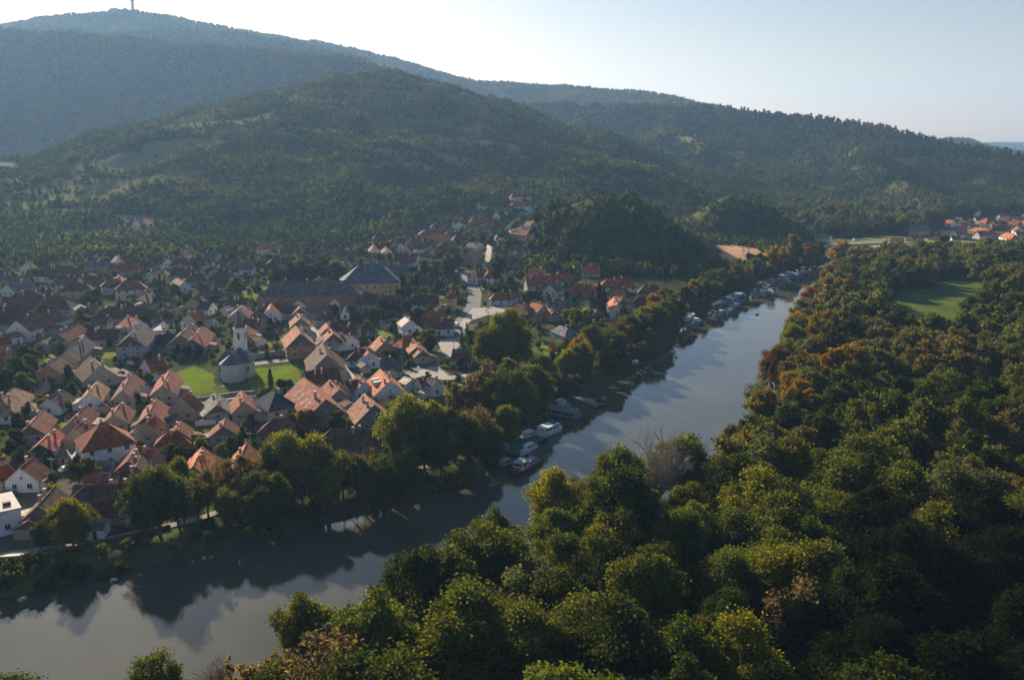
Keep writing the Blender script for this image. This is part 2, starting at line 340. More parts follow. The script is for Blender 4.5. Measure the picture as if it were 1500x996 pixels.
# ------------------------------------------------------------------ foliage
def leaf_mat(name, stuff=None, trans=0.48, hue=False):
    m, t, o = nt(name)
    at = N(t, 'ShaderNodeAttribute', attribute_name='v'); oi = N(t, 'ShaderNodeObjectInfo')
    f = N(t, 'ShaderNodeMapRange'); L(t, at.outputs['Fac'], f.inputs[0]); f.inputs[3].default_value = 0.55; f.inputs[4].default_value = 1.5
    if stuff is None: c0 = oi.outputs['Color']
    else:
        n = N(t, 'ShaderNodeTexNoise'); n.inputs['Scale'].default_value = 0.0065; n.inputs['Detail'].default_value = 5; n.inputs['Roughness'].default_value = .65; L(t, oi.outputs['Location'], n.inputs['Vector'])
        a = N(t, 'ShaderNodeMath', operation='MULTIPLY_ADD'); L(t, oi.outputs['Random'], a.inputs[0]); a.inputs[1].default_value = 0.24
        s = N(t, 'ShaderNodeMath', operation='MULTIPLY_ADD'); L(t, n.outputs[0], s.inputs[0]); s.inputs[1].default_value = 2.6; s.inputs[2].default_value = -0.92
        L(t, s.outputs[0], a.inputs[2]); fac = a.outputs[0]
        if hue:
            ia = N(t, 'ShaderNodeAttribute', attribute_name='hue', attribute_type='INSTANCER'); fac = ia.outputs['Fac']
        c0 = ramp(t, fac, stuff).outputs[0]
    c = mixc(t, 1.0, c0, (1, 1, 1), 'MULTIPLY')
    vm = N(t, 'ShaderNodeVectorMath', operation='SCALE'); L(t, c, vm.inputs[0]); L(t, f.outputs[0], vm.inputs['Scale'])
    d = N(t, 'ShaderNodeBsdfDiffuse'); tr = N(t, 'ShaderNodeBsdfTranslucent'); gl = N(t, 'ShaderNodeBsdfGlossy')
    L(t, vm.outputs[0], d.inputs[0])
    tc = mixc(t, 1.0, vm.outputs[0], (1.35, 1.3, 0.5), 'MULTIPLY'); L(t, tc, tr.inputs[0])
    gl.inputs['Roughness'].default_value = 0.45; gl.inputs[0].default_value = (0.9, 0.9, 0.85, 1)
    m1 = N(t, 'ShaderNodeMixShader'); m1.inputs[0].default_value = trans; L(t, d.outputs[0], m1.inputs[1]); L(t, tr.outputs[0], m1.inputs[2])
    m2 = N(t, 'ShaderNodeMixShader'); m2.inputs[0].default_value = 0.0; L(t, m1.outputs[0], m2.inputs[1]); L(t, gl.outputs[0], m2.inputs[2])
    L(t, m2.outputs[0], o.inputs[0]); MATS[name] = m; return m
LEAF = leaf_mat('leaf')
HILL = leaf_mat('leaf_hillside', [(0.15, (0.038, 0.056, 0.013)), (0.4, (0.062, 0.090, 0.020)), (0.62, (0.10, 0.122, 0.028)), (0.8, (0.135, 0.130, 0.036)), (0.95, (0.130, 0.090, 0.034))])
WOOD = leaf_mat('leaf_wood', [(0.0, (0.036, 0.054, 0.014)), (0.2, (0.088, 0.102, 0.026)), (0.4, (0.138, 0.136, 0.038)), (0.57, (0.135, 0.130, 0.052)), (0.70, (0.155, 0.112, 0.055)), (0.8, (0.20, 0.165, 0.028)), (0.9, (0.26, 0.150, 0.022)), (1.0, (0.24, 0.095, 0.025))], hue=True)
BARK = plain('bark', (0.11, 0.085, 0.065), 0.95, 0.35, 1.5)
PALE_BARK = plain('pale_bark', (0.42, 0.38, 0.33), 0.9, 0.3, 1.5)

def leaf_faces(C, Nn, s, rs, stretch=1.5):
    n = len(C); a = rs.normal(size=(n, 3)); a -= (a * Nn).sum(1, keepdims=True) * Nn; a /= np.linalg.norm(a, axis=1, keepdims=True) + 1e-9
    b = np.cross(Nn, a); s = np.broadcast_to(np.asarray(s), (n,))[:, None]
    V = np.stack([C - a * s * 0.5 * stretch, C - b * s * 0.5, C + a * s * 0.5 * stretch, C + b * s * 0.5], 1).reshape(-1, 3)
    return V, np.arange(n * 4).reshape(n, 4)
def crown_mesh(name, C, Nn, s, seed, mats):
    rs = np.random.RandomState(seed + 900); V, Fc = leaf_faces(C, Nn, s, rs)
    me = make_mesh(name, V, Fc, mats)
    at = me.attributes.new('v', 'FLOAT', 'FACE'); at.data.foreach_set('value', (rs.rand(len(Fc)) ** 1.2).astype(np.float32)); return me
def lobes_round(rs, H, Rc, base, n):
    big = []; m = max(5, n // 5); cx = rs.uniform(-.12, .12, 2) * Rc
    for i in range(m):
        z = (i + rs.uniform(0, 1)) / m; a = i * 2.4 + rs.uniform(-.6, .6); prof = (1 - (2 * z - 0.85) ** 2 * 0.62); r = Rc * max(.1, prof) * rs.uniform(0.30, 0.72)
        if z > .82: r *= .45
        big.append((cx[0] + r * math.cos(a), cx[1] + r * math.sin(a), base + (H - base) * (.16 + .68 * z), Rc * rs.uniform(.30, .50)))
    big.append((cx[0], cx[1], base + (H - base) * .48, Rc * .52)); big.append((cx[0] * .5, cx[1] * .5, base + (H - base) * .30, Rc * .46)); m = len(big)
    out = [(q[0], q[1], q[2], q[3] * .8) for q in big[-2:]]
    for i in range(n):
        b = big[rs.randint(m)]; d = rs.normal(size=3); d[2] = abs(d[2]) * 1.1 - .35; d /= np.linalg.norm(d) + 1e-9; q = b[3] * rs.uniform(.45, 1.0)
        r = b[3] * rs.uniform(.34, .66); out.append((b[0] + d[0] * q, b[1] + d[1] * q, min(H - r * .6, b[2] + d[2] * q * 1.05), r))
    return out
def lobe_leaves(rs, lobes, n, tilt=0.75):
    w = np.array([l[3] ** 2 for l in lobes]); w /= w.sum(); k = rs.choice(len(lobes), n, p=w); Lb = np.array(lobes)[k]
    d = rs.normal(size=(n, 3)); d[:, 2] += 0.35; d /= np.linalg.norm(d, axis=1, keepdims=True)
    rr_ = Lb[:, 3:4] * np.clip(rs.normal(.78, .34, (n, 1)), .08, 1.75); C = Lb[:, :3] + d * rr_ * np.array([1, 1, 0.9])
    Nn = d * .8 + np.array([0, 0, .25]) + rs.normal(size=(n, 3)) * tilt; Nn /= np.linalg.norm(Nn, axis=1, keepdims=True); return C, Nn
def limbs(mb, rs, H, base, lobes, r0, lean=(0, 0), mi=0, twigs=0):
    bark_thick = twigs > 6
    mb.tube((0, 0, -0.6), (lean[0] * .5, lean[1] * .5, base * 1.0), r0, r0 * 0.75, 7, mi, False)
    mb.tube((lean[0] * .5, lean[1] * .5, base), (lean[0], lean[1], H * 0.8), r0 * 0.75, r0 * 0.16, 6, mi, False)
    for (x, y, z, r) in (lobes[::2] if len(lobes) > 40 and not twigs else lobes):
        zb = base * 0.6 + (z - base * 0.6) * rs.uniform(0.25, 0.55); f = min(1, zb / (H * .8))
        mx, my, mz = (x * 0.5 + lean[0] * f * .5, y * 0.5 + lean[1] * f * .5, zb + (z - zb) * 0.42)
        mb.tube((lean[0] * f, lean[1] * f, zb), (mx, my, mz), r0 * 0.33, r0 * 0.22, 5, mi, False); mb.tube((mx, my, mz), (x, y, z), r0 * 0.22, r0 * 0.07, 4, mi, False)
        for k in range(twigs):
            d = rs.normal(size=3); d[2] = abs(d[2]) * 0.9 + .2; d /= np.linalg.norm(d); e = np.array([x, y, z]) - np.array([x - mx, y - my, z - mz]) * rs.uniform(0, .8)
            q = e + d * r * rs.uniform(0.9, 1.6); tk = 2.0 if bark_thick else 1.0; mb.tube(e, q, r0 * 0.055 * tk, r0 * 0.02 * tk, 3, mi, False)
            for j in range(3):
                d2 = d + rs.normal(size=3) * 0.5; e2 = e + (q - e) * rs.uniform(0.3, 0.9); mb.tube(e2, e2 + d2 * r * 0.7, r0 * 0.03 * tk, r0 * 0.015 * tk, 3, mi, False)
KINDS = {}   # name -> list of (crown mesh or None, trunk mesh, height)
def make_kind(kind, nvar, H, Rc, base, nl, nleaf, s, tilt=0.75, twigs=0, bark=None, squash=None):
    out = []
    for i in range(nvar):
        seed = abs(hash_(kind)) % 9999 + i * 13; rs = np.random.RandomState(seed)
        h = H * rs.uniform(0.9, 1.1); rc = Rc * rs.uniform(0.88, 1.12)
        lb = lobes_round(rs, h, rc, base * h, nl)
        C, Nn = lobe_leaves(rs, lb, nleaf, tilt) if nleaf else (None, None)
        mb = MB(); limbs(mb, rs, h, base * h, lb, 0.028 * h, twigs=twigs); tm = mb.mesh(kind + '_trunk', [bark or BARK])
        cm = crown_mesh(kind + '_crown', C, Nn, s * rs.uniform(0.8, 1.2, nleaf), seed, [LEAF]) if nleaf else None
        out.append((cm, tm, h))
    KINDS[kind] = out
def hash_(s): return sum((i + 1) * ord(c) * 37 for i, c in enumerate(s))
make_kind('near', 8, 16, 6.8, 0.10, 85, 27000, 0.30)
make_kind('mid', 6, 13, 5.2, 0.12, 48, 7000, 0.5)
make_kind('far', 5, 12, 5.0, 0.10, 34, 3200, 0.72)
make_kind('small', 6, 6, 2.6, 0.10, 30, 2000, 0.36)
make_kind('bush', 4, 2.6, 1.9, 0.02, 24, 1100, 0.30)
make_kind('airy', 5, 13, 4.8, 0.16, 46, 4200, 0.33, twigs=3)
GREY_BARK = plain('grey_bark', (0.33, 0.27, 0.22), 0.95, 0.25, 1.5)
make_kind('bare', 3, 14, 5.2, 0.2, 34, 0, 0, twigs=7, bark=GREY_BARK)
def column_kind(kind, nvar, H, Rc, nleaf, s):
    out = []
    for i in range(nvar):
        seed = hash_(kind) + i; rs = np.random.RandomState(seed); h = H * rs.uniform(.92, 1.08)
        lb = []
        for k in range(44):
            z = rs.uniform(0.06, 0.97); r = Rc * math.sin(math.pi * (0.12 + 0.8 * z ** 0.8)) ; a = rs.uniform(0, 6.283)
            lb.append((r * .6 * math.cos(a), r * .6 * math.sin(a), h * z, Rc * 0.38 * (1.25 - z)))
        C, Nn = lobe_leaves(rs, lb, nleaf, .8); mb = MB(); mb.tube((0, 0, -.6), (0, 0, h * .85), .022 * h, .004 * h, 6, 0, False)
        for l in lb[::3]: mb.tube((0, 0, l[2] * .7), l[:3], .004 * h, .002 * h, 3, 0, False)
        out.append((crown_mesh(kind + '_crown', C, Nn, s, seed, [LEAF]), mb.mesh(kind + '_trunk', [BARK]), h))
    KINDS[kind] = out
column_kind('column', 3, 17, 2.2, 3600, 0.5)
def conifer_kind(kind, nvar, H, Rc, nleaf, s):
    out = []
    for i in range(nvar):
        seed = hash_(kind) + i; rs = np.random.RandomState(seed); h = H * rs.uniform(.92, 1.08); nb = 90
        P = []; D = []
        mb = MB(); mb.tube((0, 0, -.6), (0, 0, h * .96), .02 * h, .003 * h, 6, 0, False)
        per = nleaf // nb
        for k in range(nb):
            z = 0.08 + 0.9 * (k + .5) / nb; a = k * 2.4 + rs.uniform(-.3, .3); ln = Rc * (1 - z) ** 0.85 * rs.uniform(.75, 1.15) + .15
            dx, dy = math.cos(a), math.sin(a); mb.tube((0, 0, z * h), (dx * ln * .9, dy * ln * .9, z * h - .18 * ln), .006 * h * (1 - z) + .01, .01, 3, 0, False)
            t = rs.uniform(.1, 1, per) ** .7; w = (rs.uniform(-1, 1, per)) * .32 * ln * (1.1 - t)
            P.append(np.stack([dx * ln * t - dy * w, dy * ln * t + dx * w, z * h - .2 * ln * t ** 1.5 - rs.uniform(0, .25, per)], 1))
            D.append(np.stack([dx * .3 + rs.normal(0, .35, per), dy * .3 + rs.normal(0, .35, per), np.ones(per)], 1))
        C = np.concatenate(P); Nn = np.concatenate(D); Nn /= np.linalg.norm(Nn, axis=1, keepdims=True)
        out.append((crown_mesh(kind + '_crown', C, Nn, s, seed, [LEAF]), mb.mesh(kind + '_trunk', [BARK]), h))
    KINDS[kind] = out
conifer_kind('conifer', 3, 14, 3.2, 3600, 0.42)

HUES = {'shade darkened green': (0.016, 0.022, 0.008), 'dark green': (0.052, 0.066, 0.018), 'green': (0.100, 0.116, 0.024), 'bright green': (0.13, 0.158, 0.024), 'olive': (0.135, 0.138, 0.028), 'yellow green': (0.19, 0.19, 0.026),  # the first, darkest green has the wood's shadow painted into the leaf colour
        'golden': (0.30, 0.185, 0.020), 'orange': (0.36, 0.150, 0.022), 'rusty': (0.170, 0.075, 0.030), 'brown': (0.15, 0.105, 0.058), 'grey green': (0.11, 0.12, 0.06), 'purple': (0.045, 0.014, 0.016), 'blue green': (0.030, 0.048, 0.030)}
SHAPE = {'near': 'broad', 'mid': 'broad', 'far': 'broad', 'small': 'small', 'bush': 'low', 'airy': 'thin crowned', 'bare': 'leafless', 'column': 'column shaped', 'conifer': 'pointed'}
TREES = []   # for labels: (object, px, py, hue, shape, noun)
def plant(kind, x, y, h, hue, wide=1.0, parts=True, group=None, seedv=None, z=None, noun=None, cat=None):
    v = KINDS[kind]; i = (seedv if seedv is not None else rnd.randrange(len(v))) % len(v); cm, tm, hh = v[i]; s = h / hh
    zz = float(gz(x, y)) if z is None else z
    nm = noun or {'bush': 'bush', 'conifer': 'conifer_tree', 'column': 'poplar_tree', 'bare': 'bare_tree'}.get(kind, 'broadleaf_tree')
    e = empty(nm, (x, y, zz - 0.05), rnd.uniform(0, 6.28)); e.scale = (s * wide, s * wide, s)
    c = HUES[hue]; j = rnd.uniform(0.82, 1.18); k = rnd.uniform(0.93, 1.07)
    if cm is not None: o = obj('crown', cm, e); o.color = (c[0] * j * k, c[1] * j, c[2] * j, 1)
    obj('trunk', tm, e)
    px, py = to_px(x, y, zz + h * 0.55)
    cat = cat or ('bush' if nm == 'bush' else 'tree')
    TREES.append((e, px, py, hue, SHAPE[kind], 'bush' if nm == 'bush' else ('conifer' if kind == 'conifer' else 'poplar' if kind == 'column' else 'tree'), h))
    tag(e, None, cat, group); return e
def plant_top(kind, px, ptop, h, hue, **k):  # by the place of the tree's top
    g0 = hit(px, ptop, lift=h * 0.97); sg = 1 if g0[0] > (np.interp(g0[1], LBy, LBx) + np.interp(g0[1], RBy, RBx)) / 2 else -1
    for _ in range(30):
        if poly_sd(np.array([g0[0]]), np.array([g0[1]]), POLY)[0] > 1.5: break
        g0[0] += 1.5 * sg
    return plant(kind, g0[0], g0[1], h, hue, **k)

# stuff: woods no one could count, one object each, instances made by geometry nodes
def stuff_mesh(name, seed, H, Rc, base, nl, nleaf, s, mat):
    rs = np.random.RandomState(seed); lb = lobes_round(rs, H, Rc, base * H, nl); C, Nn = lobe_leaves(rs, lb, nleaf, .7)
    V, Fc = leaf_faces(C, Nn, s * rs.uniform(.8, 1.2, nleaf), rs, 1.3); mb = MB(); mb.tube((0, 0, -1), (0, 0, H * .7), .03 * H, .01 * H, 5, 1, False)
    for l in lb[::3]: mb.tube((0, 0, l[2] * .6), l[:3], .01 * H, .004 * H, 3, 1, False)
    tv = np.array(mb.v); tf = np.array(mb.f) + len(V)
    me = make_mesh(name, np.concatenate([V, tv]), np.concatenate([Fc, tf]), [mat, BARK], np.r_[np.zeros(len(Fc)), np.ones(len(tf))])
    at = me.attributes.new('v', 'FLOAT', 'FACE'); at.data.foreach_set('value', (rs.rand(len(Fc) + len(tf)) ** 1.2).astype(np.float32)); return me
def variant_collection(name, specs, mat):
    c = bpy.data.collections.new(name)
    for i, sp_ in enumerate(specs):
        o = bpy.data.objects.new('%s_%d' % (name, i), stuff_mesh(name, 50 + i * 7 + hash_(name) % 97, *sp_, mat)); c.objects.link(o)
    return c
HC = variant_collection('hillside_tree', [(7, 3.6, .05, 9, 170, 1.35), (8, 3.6, .08, 10, 170, 1.35), (6, 3.8, .05, 8, 150, 1.4), (8.5, 3.2, .08, 9, 150, 1.35), (5.5, 3.4, .04, 9, 150, 1.3)], HILL)
FC = variant_collection('far_hill_tree', [(8, 5.5, .03, 6, 60, 3.0), (9, 5.5, .03, 7, 60, 3.0), (7, 6, .03, 6, 55, 3.0)], HILL)
SC = variant_collection('garden_shrub', [(9, 4.6, .02, 24, 1800, .7), (10, 4.0, .02, 24, 1800, .7), (7, 4.6, .02, 20, 1600, .7)], WOOD)
WC = variant_collection('wood_tree', [(12, 5.4, .08, 50, 11000, .40), (13, 5.2, .08, 54, 11000, .40), (11, 5.8, .08, 50, 11000, .40), (12, 4.9, .08, 46, 10000, .38), (12, 5.4, .08, 36, 3600, .66), (13, 5.2, .08, 36, 3600, .66), (11, 5.8, .08, 34, 3600, .66)], WOOD)
def scatter(name, P, Z, S, coll, label, cat=None, pick=None, hue=None):
    n = len(P); me = bpy.data.meshes.new(name); me.vertices.add(n)
    me.vertices.foreach_set('co', np.stack([P[:, 0], P[:, 1], Z], -1).astype(np.float32).ravel())
    rs = np.random.RandomState(n)
    a = me.attributes.new('scl', 'FLOAT', 'POINT'); a.data.foreach_set('value', S.astype(np.float32))
    a = me.attributes.new('rot', 'FLOAT', 'POINT'); a.data.foreach_set('value', rs.uniform(0, 6.28, n).astype(np.float32))
    a = me.attributes.new('pick', 'INT', 'POINT'); a.data.foreach_set('value', (rs.randint(0, 100, n) if pick is None else pick).astype(np.int32))
    if hue is not None: a = me.attributes.new('hue', 'FLOAT', 'POINT'); a.data.foreach_set('value', hue.astype(np.float32))
    me.update(); o = obj(name, me); gt = bpy.data.node_groups.new(name, 'GeometryNodeTree')
    gt.interface.new_socket('Geometry', in_out='INPUT', socket_type='NodeSocketGeometry'); gt.interface.new_socket('Geometry', in_out='OUTPUT', socket_type='NodeSocketGeometry')
    gi = gt.nodes.new('NodeGroupInput'); go = gt.nodes.new('NodeGroupOutput'); ip = gt.nodes.new('GeometryNodeInstanceOnPoints'); ci = gt.nodes.new('GeometryNodeCollectionInfo')
    ci.inputs['Collection'].default_value = coll; ci.inputs['Separate Children'].default_value = True; ci.inputs['Reset Children'].default_value = True
    ip.inputs['Pick Instance'].default_value = True
    def attr(nm, dt):
        k = gt.nodes.new('GeometryNodeInputNamedAttribute'); k.data_type = dt; k.inputs['Name'].default_value = nm; return k.outputs[0]
    cx = gt.nodes.new('ShaderNodeCombineXYZ'); gt.links.new(attr('rot', 'FLOAT'), cx.inputs[2])
    e2r = gt.nodes.new('FunctionNodeEulerToRotation'); gt.links.new(cx.outputs[0], e2r.inputs[0]); gt.links.new(e2r.outputs[0], ip.inputs['Rotation'])
    gt.links.new(gi.outputs[0], ip.inputs['Points']); gt.links.new(ci.outputs[0], ip.inputs['Instance'])
    gt.links.new(attr('pick', 'INT'), ip.inputs['Instance Index']); gt.links.new(attr('scl', 'FLOAT'), ip.inputs['Scale']); gt.links.new(ip.outputs[0], go.inputs[0])
    md = o.modifiers.new('wood', 'NODES'); md.node_group = gt
    tag(o, label, cat or 'wood', kind='stuff'); return o
def jgrid(x0, x1, y0, y1, s, seed):
    rs = np.random.RandomState(seed); xs = np.arange(x0, x1, s); ys = np.arange(y0, y1, s); X, Y = np.meshgrid(xs, ys); X = X.ravel() + rs.uniform(-.5, .5, X.size) * s; Y = Y.ravel() + rs.uniform(-.5, .5, Y.size) * s
    return X, Y, rs
def in_view(X, Y, marg=1.08): return (Y > 60) & (np.abs(X) < (Y * 750 / FPX) * marg + 60)
# masks in the ground plan
LBWP = np.array(LBw)
def hillside(X, Y):                          # above the village edge
    return gz(X, Y)
# the village floor outline, from the photo's edge of the houses
VPX = [(-60,372),(60,392),(140,378),(210,386),(280,380),(370,368),(420,374),(500,360),(570,350),(620,326),(680,305),(740,288),(790,292),(800,310),(775,345),(760,378),(770,400),(850,412),(960,428),(1010,440)]
VPOLY = np.array([gxy(a, b) for a, b in VPX] + [at_z(a, b, 2)[:2] for a, b in [(1010, 470), (900, 560), (720, 700), (330, 806), (0, 878), (-300, 950)]] + [np.array(gxy(-300, 360))])
EPX = [(1034,372),(1050,360),(1090,362),(1130,378),(1165,362),(1190,350),(1330,342),(1400,318),(1520,312),(1700,318),(1700,372),(1450,372),(1350,372),(1225,384),(1150,398),(1090,388),(1050,384)]
EPOLY = np.array([gxy(a, b) if i < 4 or a == 1050 else at_z(a, b, 5)[:2] for i, (a, b) in enumerate(EPX)])

X, Y, rs = jgrid(-900, 1250, 560, 1500, 5.5, 1)
k = in_view(X, Y); X = X[k]; Y = Y[k]; rs = np.random.RandomState(5)
Z = gz(X, Y); C = cover(X, Y); D = poly_sd(X, Y, VPOLY); E = poly_sd(X, Y, EPOLY); RV = poly_sd(X, Y, POLY)
dens = 0.96 * np.ones(len(X)); dens *= 1 - 0.92 * C[:, 0] - 0.93 * C[:, 1] - 1.0 * C[:, 2]
clear = sm(0.62, 0.70, fbm(X / 60, Y / 60, 3)); dens *= 1 - 0.25 * clear
keep = (rs.rand(len(X)) < dens) & (D > 3) & (E > 4) & (RV > 6) & ((Z > 9) | (X < 100) | (X < np.interp(Y, LBy, LBx) - 12) | (Y > 1000)) & ((X < np.interp(Y, RBy, RBx)) | (Z > 6))
nearm = keep & (Y < 1500)
S = rs.uniform(0.5, 1.3, len(X)) * (0.45 + 1.1 * fbm(X / 70 + 3, Y / 70, 3))
S = np.where(C[:, 0] > 0.25, S * 0.62, S)
scatter('hillside_wood', np.stack([X, Y], -1)[nearm], Z[nearm] - 0.4, S[nearm], HC, 'dense green wood and scrub on the hills above the village')
X, Y, rs = jgrid(-1300, 1700, 1500, 2400, 8.5, 2); k = in_view(X, Y); X = X[k]; Y = Y[k]; Z = gz(X, Y); C = cover(X, Y)
keep = (rs.rand(len(X)) < 0.95 - 0.6 * C[:, 0] - 0.5 * sm(.64, .7, fbm(X / 80, Y / 80, 3)) ) & (Z > 9)
keep &= ~((X < -760) & (Y < 1700))
S = rs.uniform(1.0, 1.6, len(X))
scatter('upper_wood', np.stack([X, Y], -1)[keep], Z[keep] - .5, S[keep], HC, 'unbroken wood on the higher slopes behind the first hills')
X, Y, rs = jgrid(-2200, 1600, 2400, 3500, 11.5, 3); k = in_view(X, Y); X = X[k]; Y = Y[k]; Z = gz(X, Y); keep = Z > 20
S = rs.uniform(.95, 1.5, len(X)); scatter('mountain_wood', np.stack([X, Y], -1)[keep], Z[keep] - .5, S[keep], FC, 'hazy blue wood covering the far mountain with the tower')

# the wood on the right bank: the trees that show largest one by one, the rest as one mass
MEADOW = [gxy(1275,474), gxy(1330,496), gxy(1400,494), gxy(1458,458), gxy(1462,424), gxy(1440,414), gxy(1385,411), gxy(1330,430), gxy(1285,446)]
MEADOW = np.array(MEADOW)
OPEN2 = np.array([gxy(a, b) for a, b in [(1225,392),(1290,372),(1500,372),(1500,366),(1240,366),(1222,380)]])
# ------------------------------------------------------------------ streets, squares, lawns: sheets draped on the ground
def rag(P, amp, step=1.6):                   # an edge that wanders as grown edges do
    out = []; n = len(P); k = 0
    for i in range(n):
        a, b_ = P[i], P[(i + 1) % n]; m_ = max(1, int(np.hypot(*(b_ - a)) / step)); d_ = (b_ - a) / (np.hypot(*(b_ - a)) + 1e-9); nn = np.array([-d_[1], d_[0]])
        for j in range(m_):
            p_ = a + (b_ - a) * j / m_; q_ = (float(fbm(np.array([p_[0] / (amp * 3.2)]), np.array([p_[1] / (amp * 3.2)]), 3)[0]) - .5) * 4 * amp; out.append(p_ + nn * q_)
    return np.array(out)
def drape(name, poly_px, mat, lift=0.10, step=2.0, label=None, world_poly=None):
    P = np.array(world_poly if world_poly is not None else [gxy(a, b) for a, b in poly_px], float)
    am = {'meadow': 7.0, 'church_lawn': 0.7, 'garden_lawn': 0.8, 'stubble_field': 3.0, 'football_field': 4.0, 'dirt_patch': 2.0, 'dug_garden': .8, 'courtyard': .4, 'parking_area': .4}.get(name)
    if am: P = rag(P, am, max(1.2, am))
    x0, y0 = P.min(0); x1, y1 = P.max(0); nx = max(3, int((x1 - x0) / step) + 2); ny = max(3, int((y1 - y0) / step) + 2)
    import bmesh
    bm = bmesh.new(); vs = [bm.verts.new((float(p[0]), float(p[1]), 0)) for p in P]
    try: bm.faces.new(vs)
    except ValueError: return None
    for ax, lo, hi, n in ((0, x0, x1, nx), (1, y0, y1, ny)):
        for k in range(1, n):
            c = lo + (hi - lo) * k / n; co = (c, 0, 0) if ax == 0 else (0, c, 0); no = (1, 0, 0) if ax == 0 else (0, 1, 0)
            bmesh.ops.bisect_plane(bm, geom=bm.verts[:] + bm.edges[:] + bm.faces[:], plane_co=co, plane_no=no)
    V = np.array([v.co[:] for v in bm.verts]); Z = gz(V[:, 0], V[:, 1]) + lift
    for v, z in zip(bm.verts, Z): v.co.z = z
    bm.normal_update()
    for f in bm.faces:
        if f.normal.z < 0: f.normal_flip()
    me = bpy.data.meshes.new(name); bm.to_mesh(me); bm.free(); me.materials.append(mat)
    return tag(obj(name, me), label, kind='structure')
ROADS = []
def road(name, px, w, mat, lift=0.14, label=None, world_pts=None):
    P = [np.array(gxy(a, b)) for a, b in px] if world_pts is None else [np.array(p) for p in world_pts]
    Q = [P[0]]
    for a, b in zip(P, P[1:]):
        n = max(1, int(np.hypot(*(b - a)) / 3)); Q += [a + (b - a) * k / n for k in range(1, n + 1)]
    Q = np.array(Q)
    for _ in range(3): Q[1:-1] = (Q[:-2] + 2 * Q[1:-1] + Q[2:]) / 4
    T = np.gradient(Q, axis=0); T /= np.linalg.norm(T, axis=1, keepdims=True) + 1e-9; Nn = np.stack([-T[:, 1], T[:, 0]], 1)
    rows = [Q + Nn * (w * k) for k in (-.5, 0, .5)]; n = len(Q); V = np.concatenate(rows); Z = gz(V[:, 0], V[:, 1]) + lift
    idx_ = np.arange(3 * n).reshape(3, n); Fq = np.concatenate([np.stack([idx_[r, :-1], idx_[r, 1:], idx_[r + 1, 1:], idx_[r + 1, :-1]], -1) for r in range(2)])
    ROADS.append((Q, w)); me = make_mesh(name, np.c_[V, Z], Fq, [mat]); return tag(obj(name, me), label, kind='structure')
ASPH = plain('asphalt', (0.115, 0.11, 0.105), 0.85, 0.2, 0.6); DUST = plain('dusty_paving', (0.34, 0.29, 0.24), 0.9, 0.2, 0.4); GRAVEL = plain('gravel_lane', (0.27, 0.235, 0.195), 0.95, 0.25, 0.7)
CONC = plain('concrete', (0.38, 0.36, 0.33), 0.85, 0.2, 0.8); SOIL = plain('soil', (0.16, 0.11, 0.075), 0.95, 0.35, 0.6)
def grass(name, lo, hi, sc=0.5):
    m, t, o = nt(name); p = N(t, 'ShaderNodeBsdfPrincipled'); n = gnoise(t, sc, 5, .65); n2 = gnoise(t, 4.0, 3, .7); r = ramp(t, n.outputs[0], [(0.3, lo), (0.7, hi)]).outputs[0]
    r = mixc(t, 0.35, r, ramp(t, n2.outputs[0], [(0.35, [v * .5 for v in lo]), (0.65, [v * 1.3 for v in hi])]).outputs[0])
    L(t, r, p.inputs['Base Color']); p.inputs['Roughness'].default_value = 0.95; p.inputs['Specular IOR Level'].default_value = 0.0; L(t, bump(t, n2.outputs[0], .8, .15), p.inputs['Normal']); L(t, p.outputs[0], o.inputs[0]); MATS[name] = m; return m
LAWN = grass('lawn', (0.085, 0.125, 0.014), (0.21, 0.27, 0.030), .16); LAWN2 = grass('rough_lawn', (0.13, 0.17, 0.03), (0.25, 0.25, 0.06)); MEADG = grass('meadow_grass', (0.05, 0.085, 0.015), (0.13, 0.17, 0.035), .07)
drape('church_lawn', [(256,546),(284,537),(313,548),(315,574),(290,580),(260,584)], LAWN, .10, 3, 'bright green churchyard lawn')
drape('church_lawn', [(362,543),(400,537),(436,533),(442,562),(405,568),(368,573)], LAWN, .10, 3, 'bright green lawn on the other side of the church')
VIL = 1
for pl_ in ([(126,502),(170,500),(168,526),(118,527)], [(62,520),(80,516),(80,524),(64,534)], [(553,486),(578,482),(578,494),(556,494)], [(583,556),(612,566),(604,582),(584,578)], [(182,566),(200,562),(196,584),(176,588)],
            [(578,512),(590,510),(606,530),(592,532)], [(98,586),(110,584),(108,600),(98,600)], [(616,424),(650,434),(650,438),(600,434)], [(700,385),(722,382),(720,390),(702,392)], [(790,505),(826,512),(818,530),(792,524)],
            [(90,620),(100,620),(98,642),(90,640)], [(2,655),(14,652),(8,668),(2,670)], [(345,430),(398,418),(400,436),(352,442)], [(668,560),(690,556),(700,566),(672,572)], [(412,488),(436,492),(432,506),(380,510),(360,516)]):
    drape('garden_lawn', pl_, LAWN2, .10, 3, 'grassy garden between the houses')
drape('meadow', None, MEADG, .25, 6, 'green meadow among the trees', world_poly=MEADOW)
drape('football_field', None, grass('field_grass', (0.17, 0.19, 0.05), (0.30, 0.28, 0.11), .08), .25, 8, 'pale grassy field by the eastern village', world_poly=[gxy(a, b) for a, b in [(1200,372),(1215,352),(1290,346),(1400,352),(1500,362),(1500,374),(1300,374),(1225,385)]])
drape('dirt_patch', [(1262,362),(1330,358),(1350,364),(1290,371),(1255,370)], plain('pale_dirt', (0.34, 0.25, 0.18), .95, .25, .1), .40, 6, 'pale bare dirt in the field')
drape('stubble_field', [(1050,361),(1076,357),(1105,364),(1136,378),(1112,386),(1074,385),(1054,380)], plain('stubble', (.42, .21, .085), .95, .35, .12), .30, 5, 'orange brown stubble field between the two knolls')
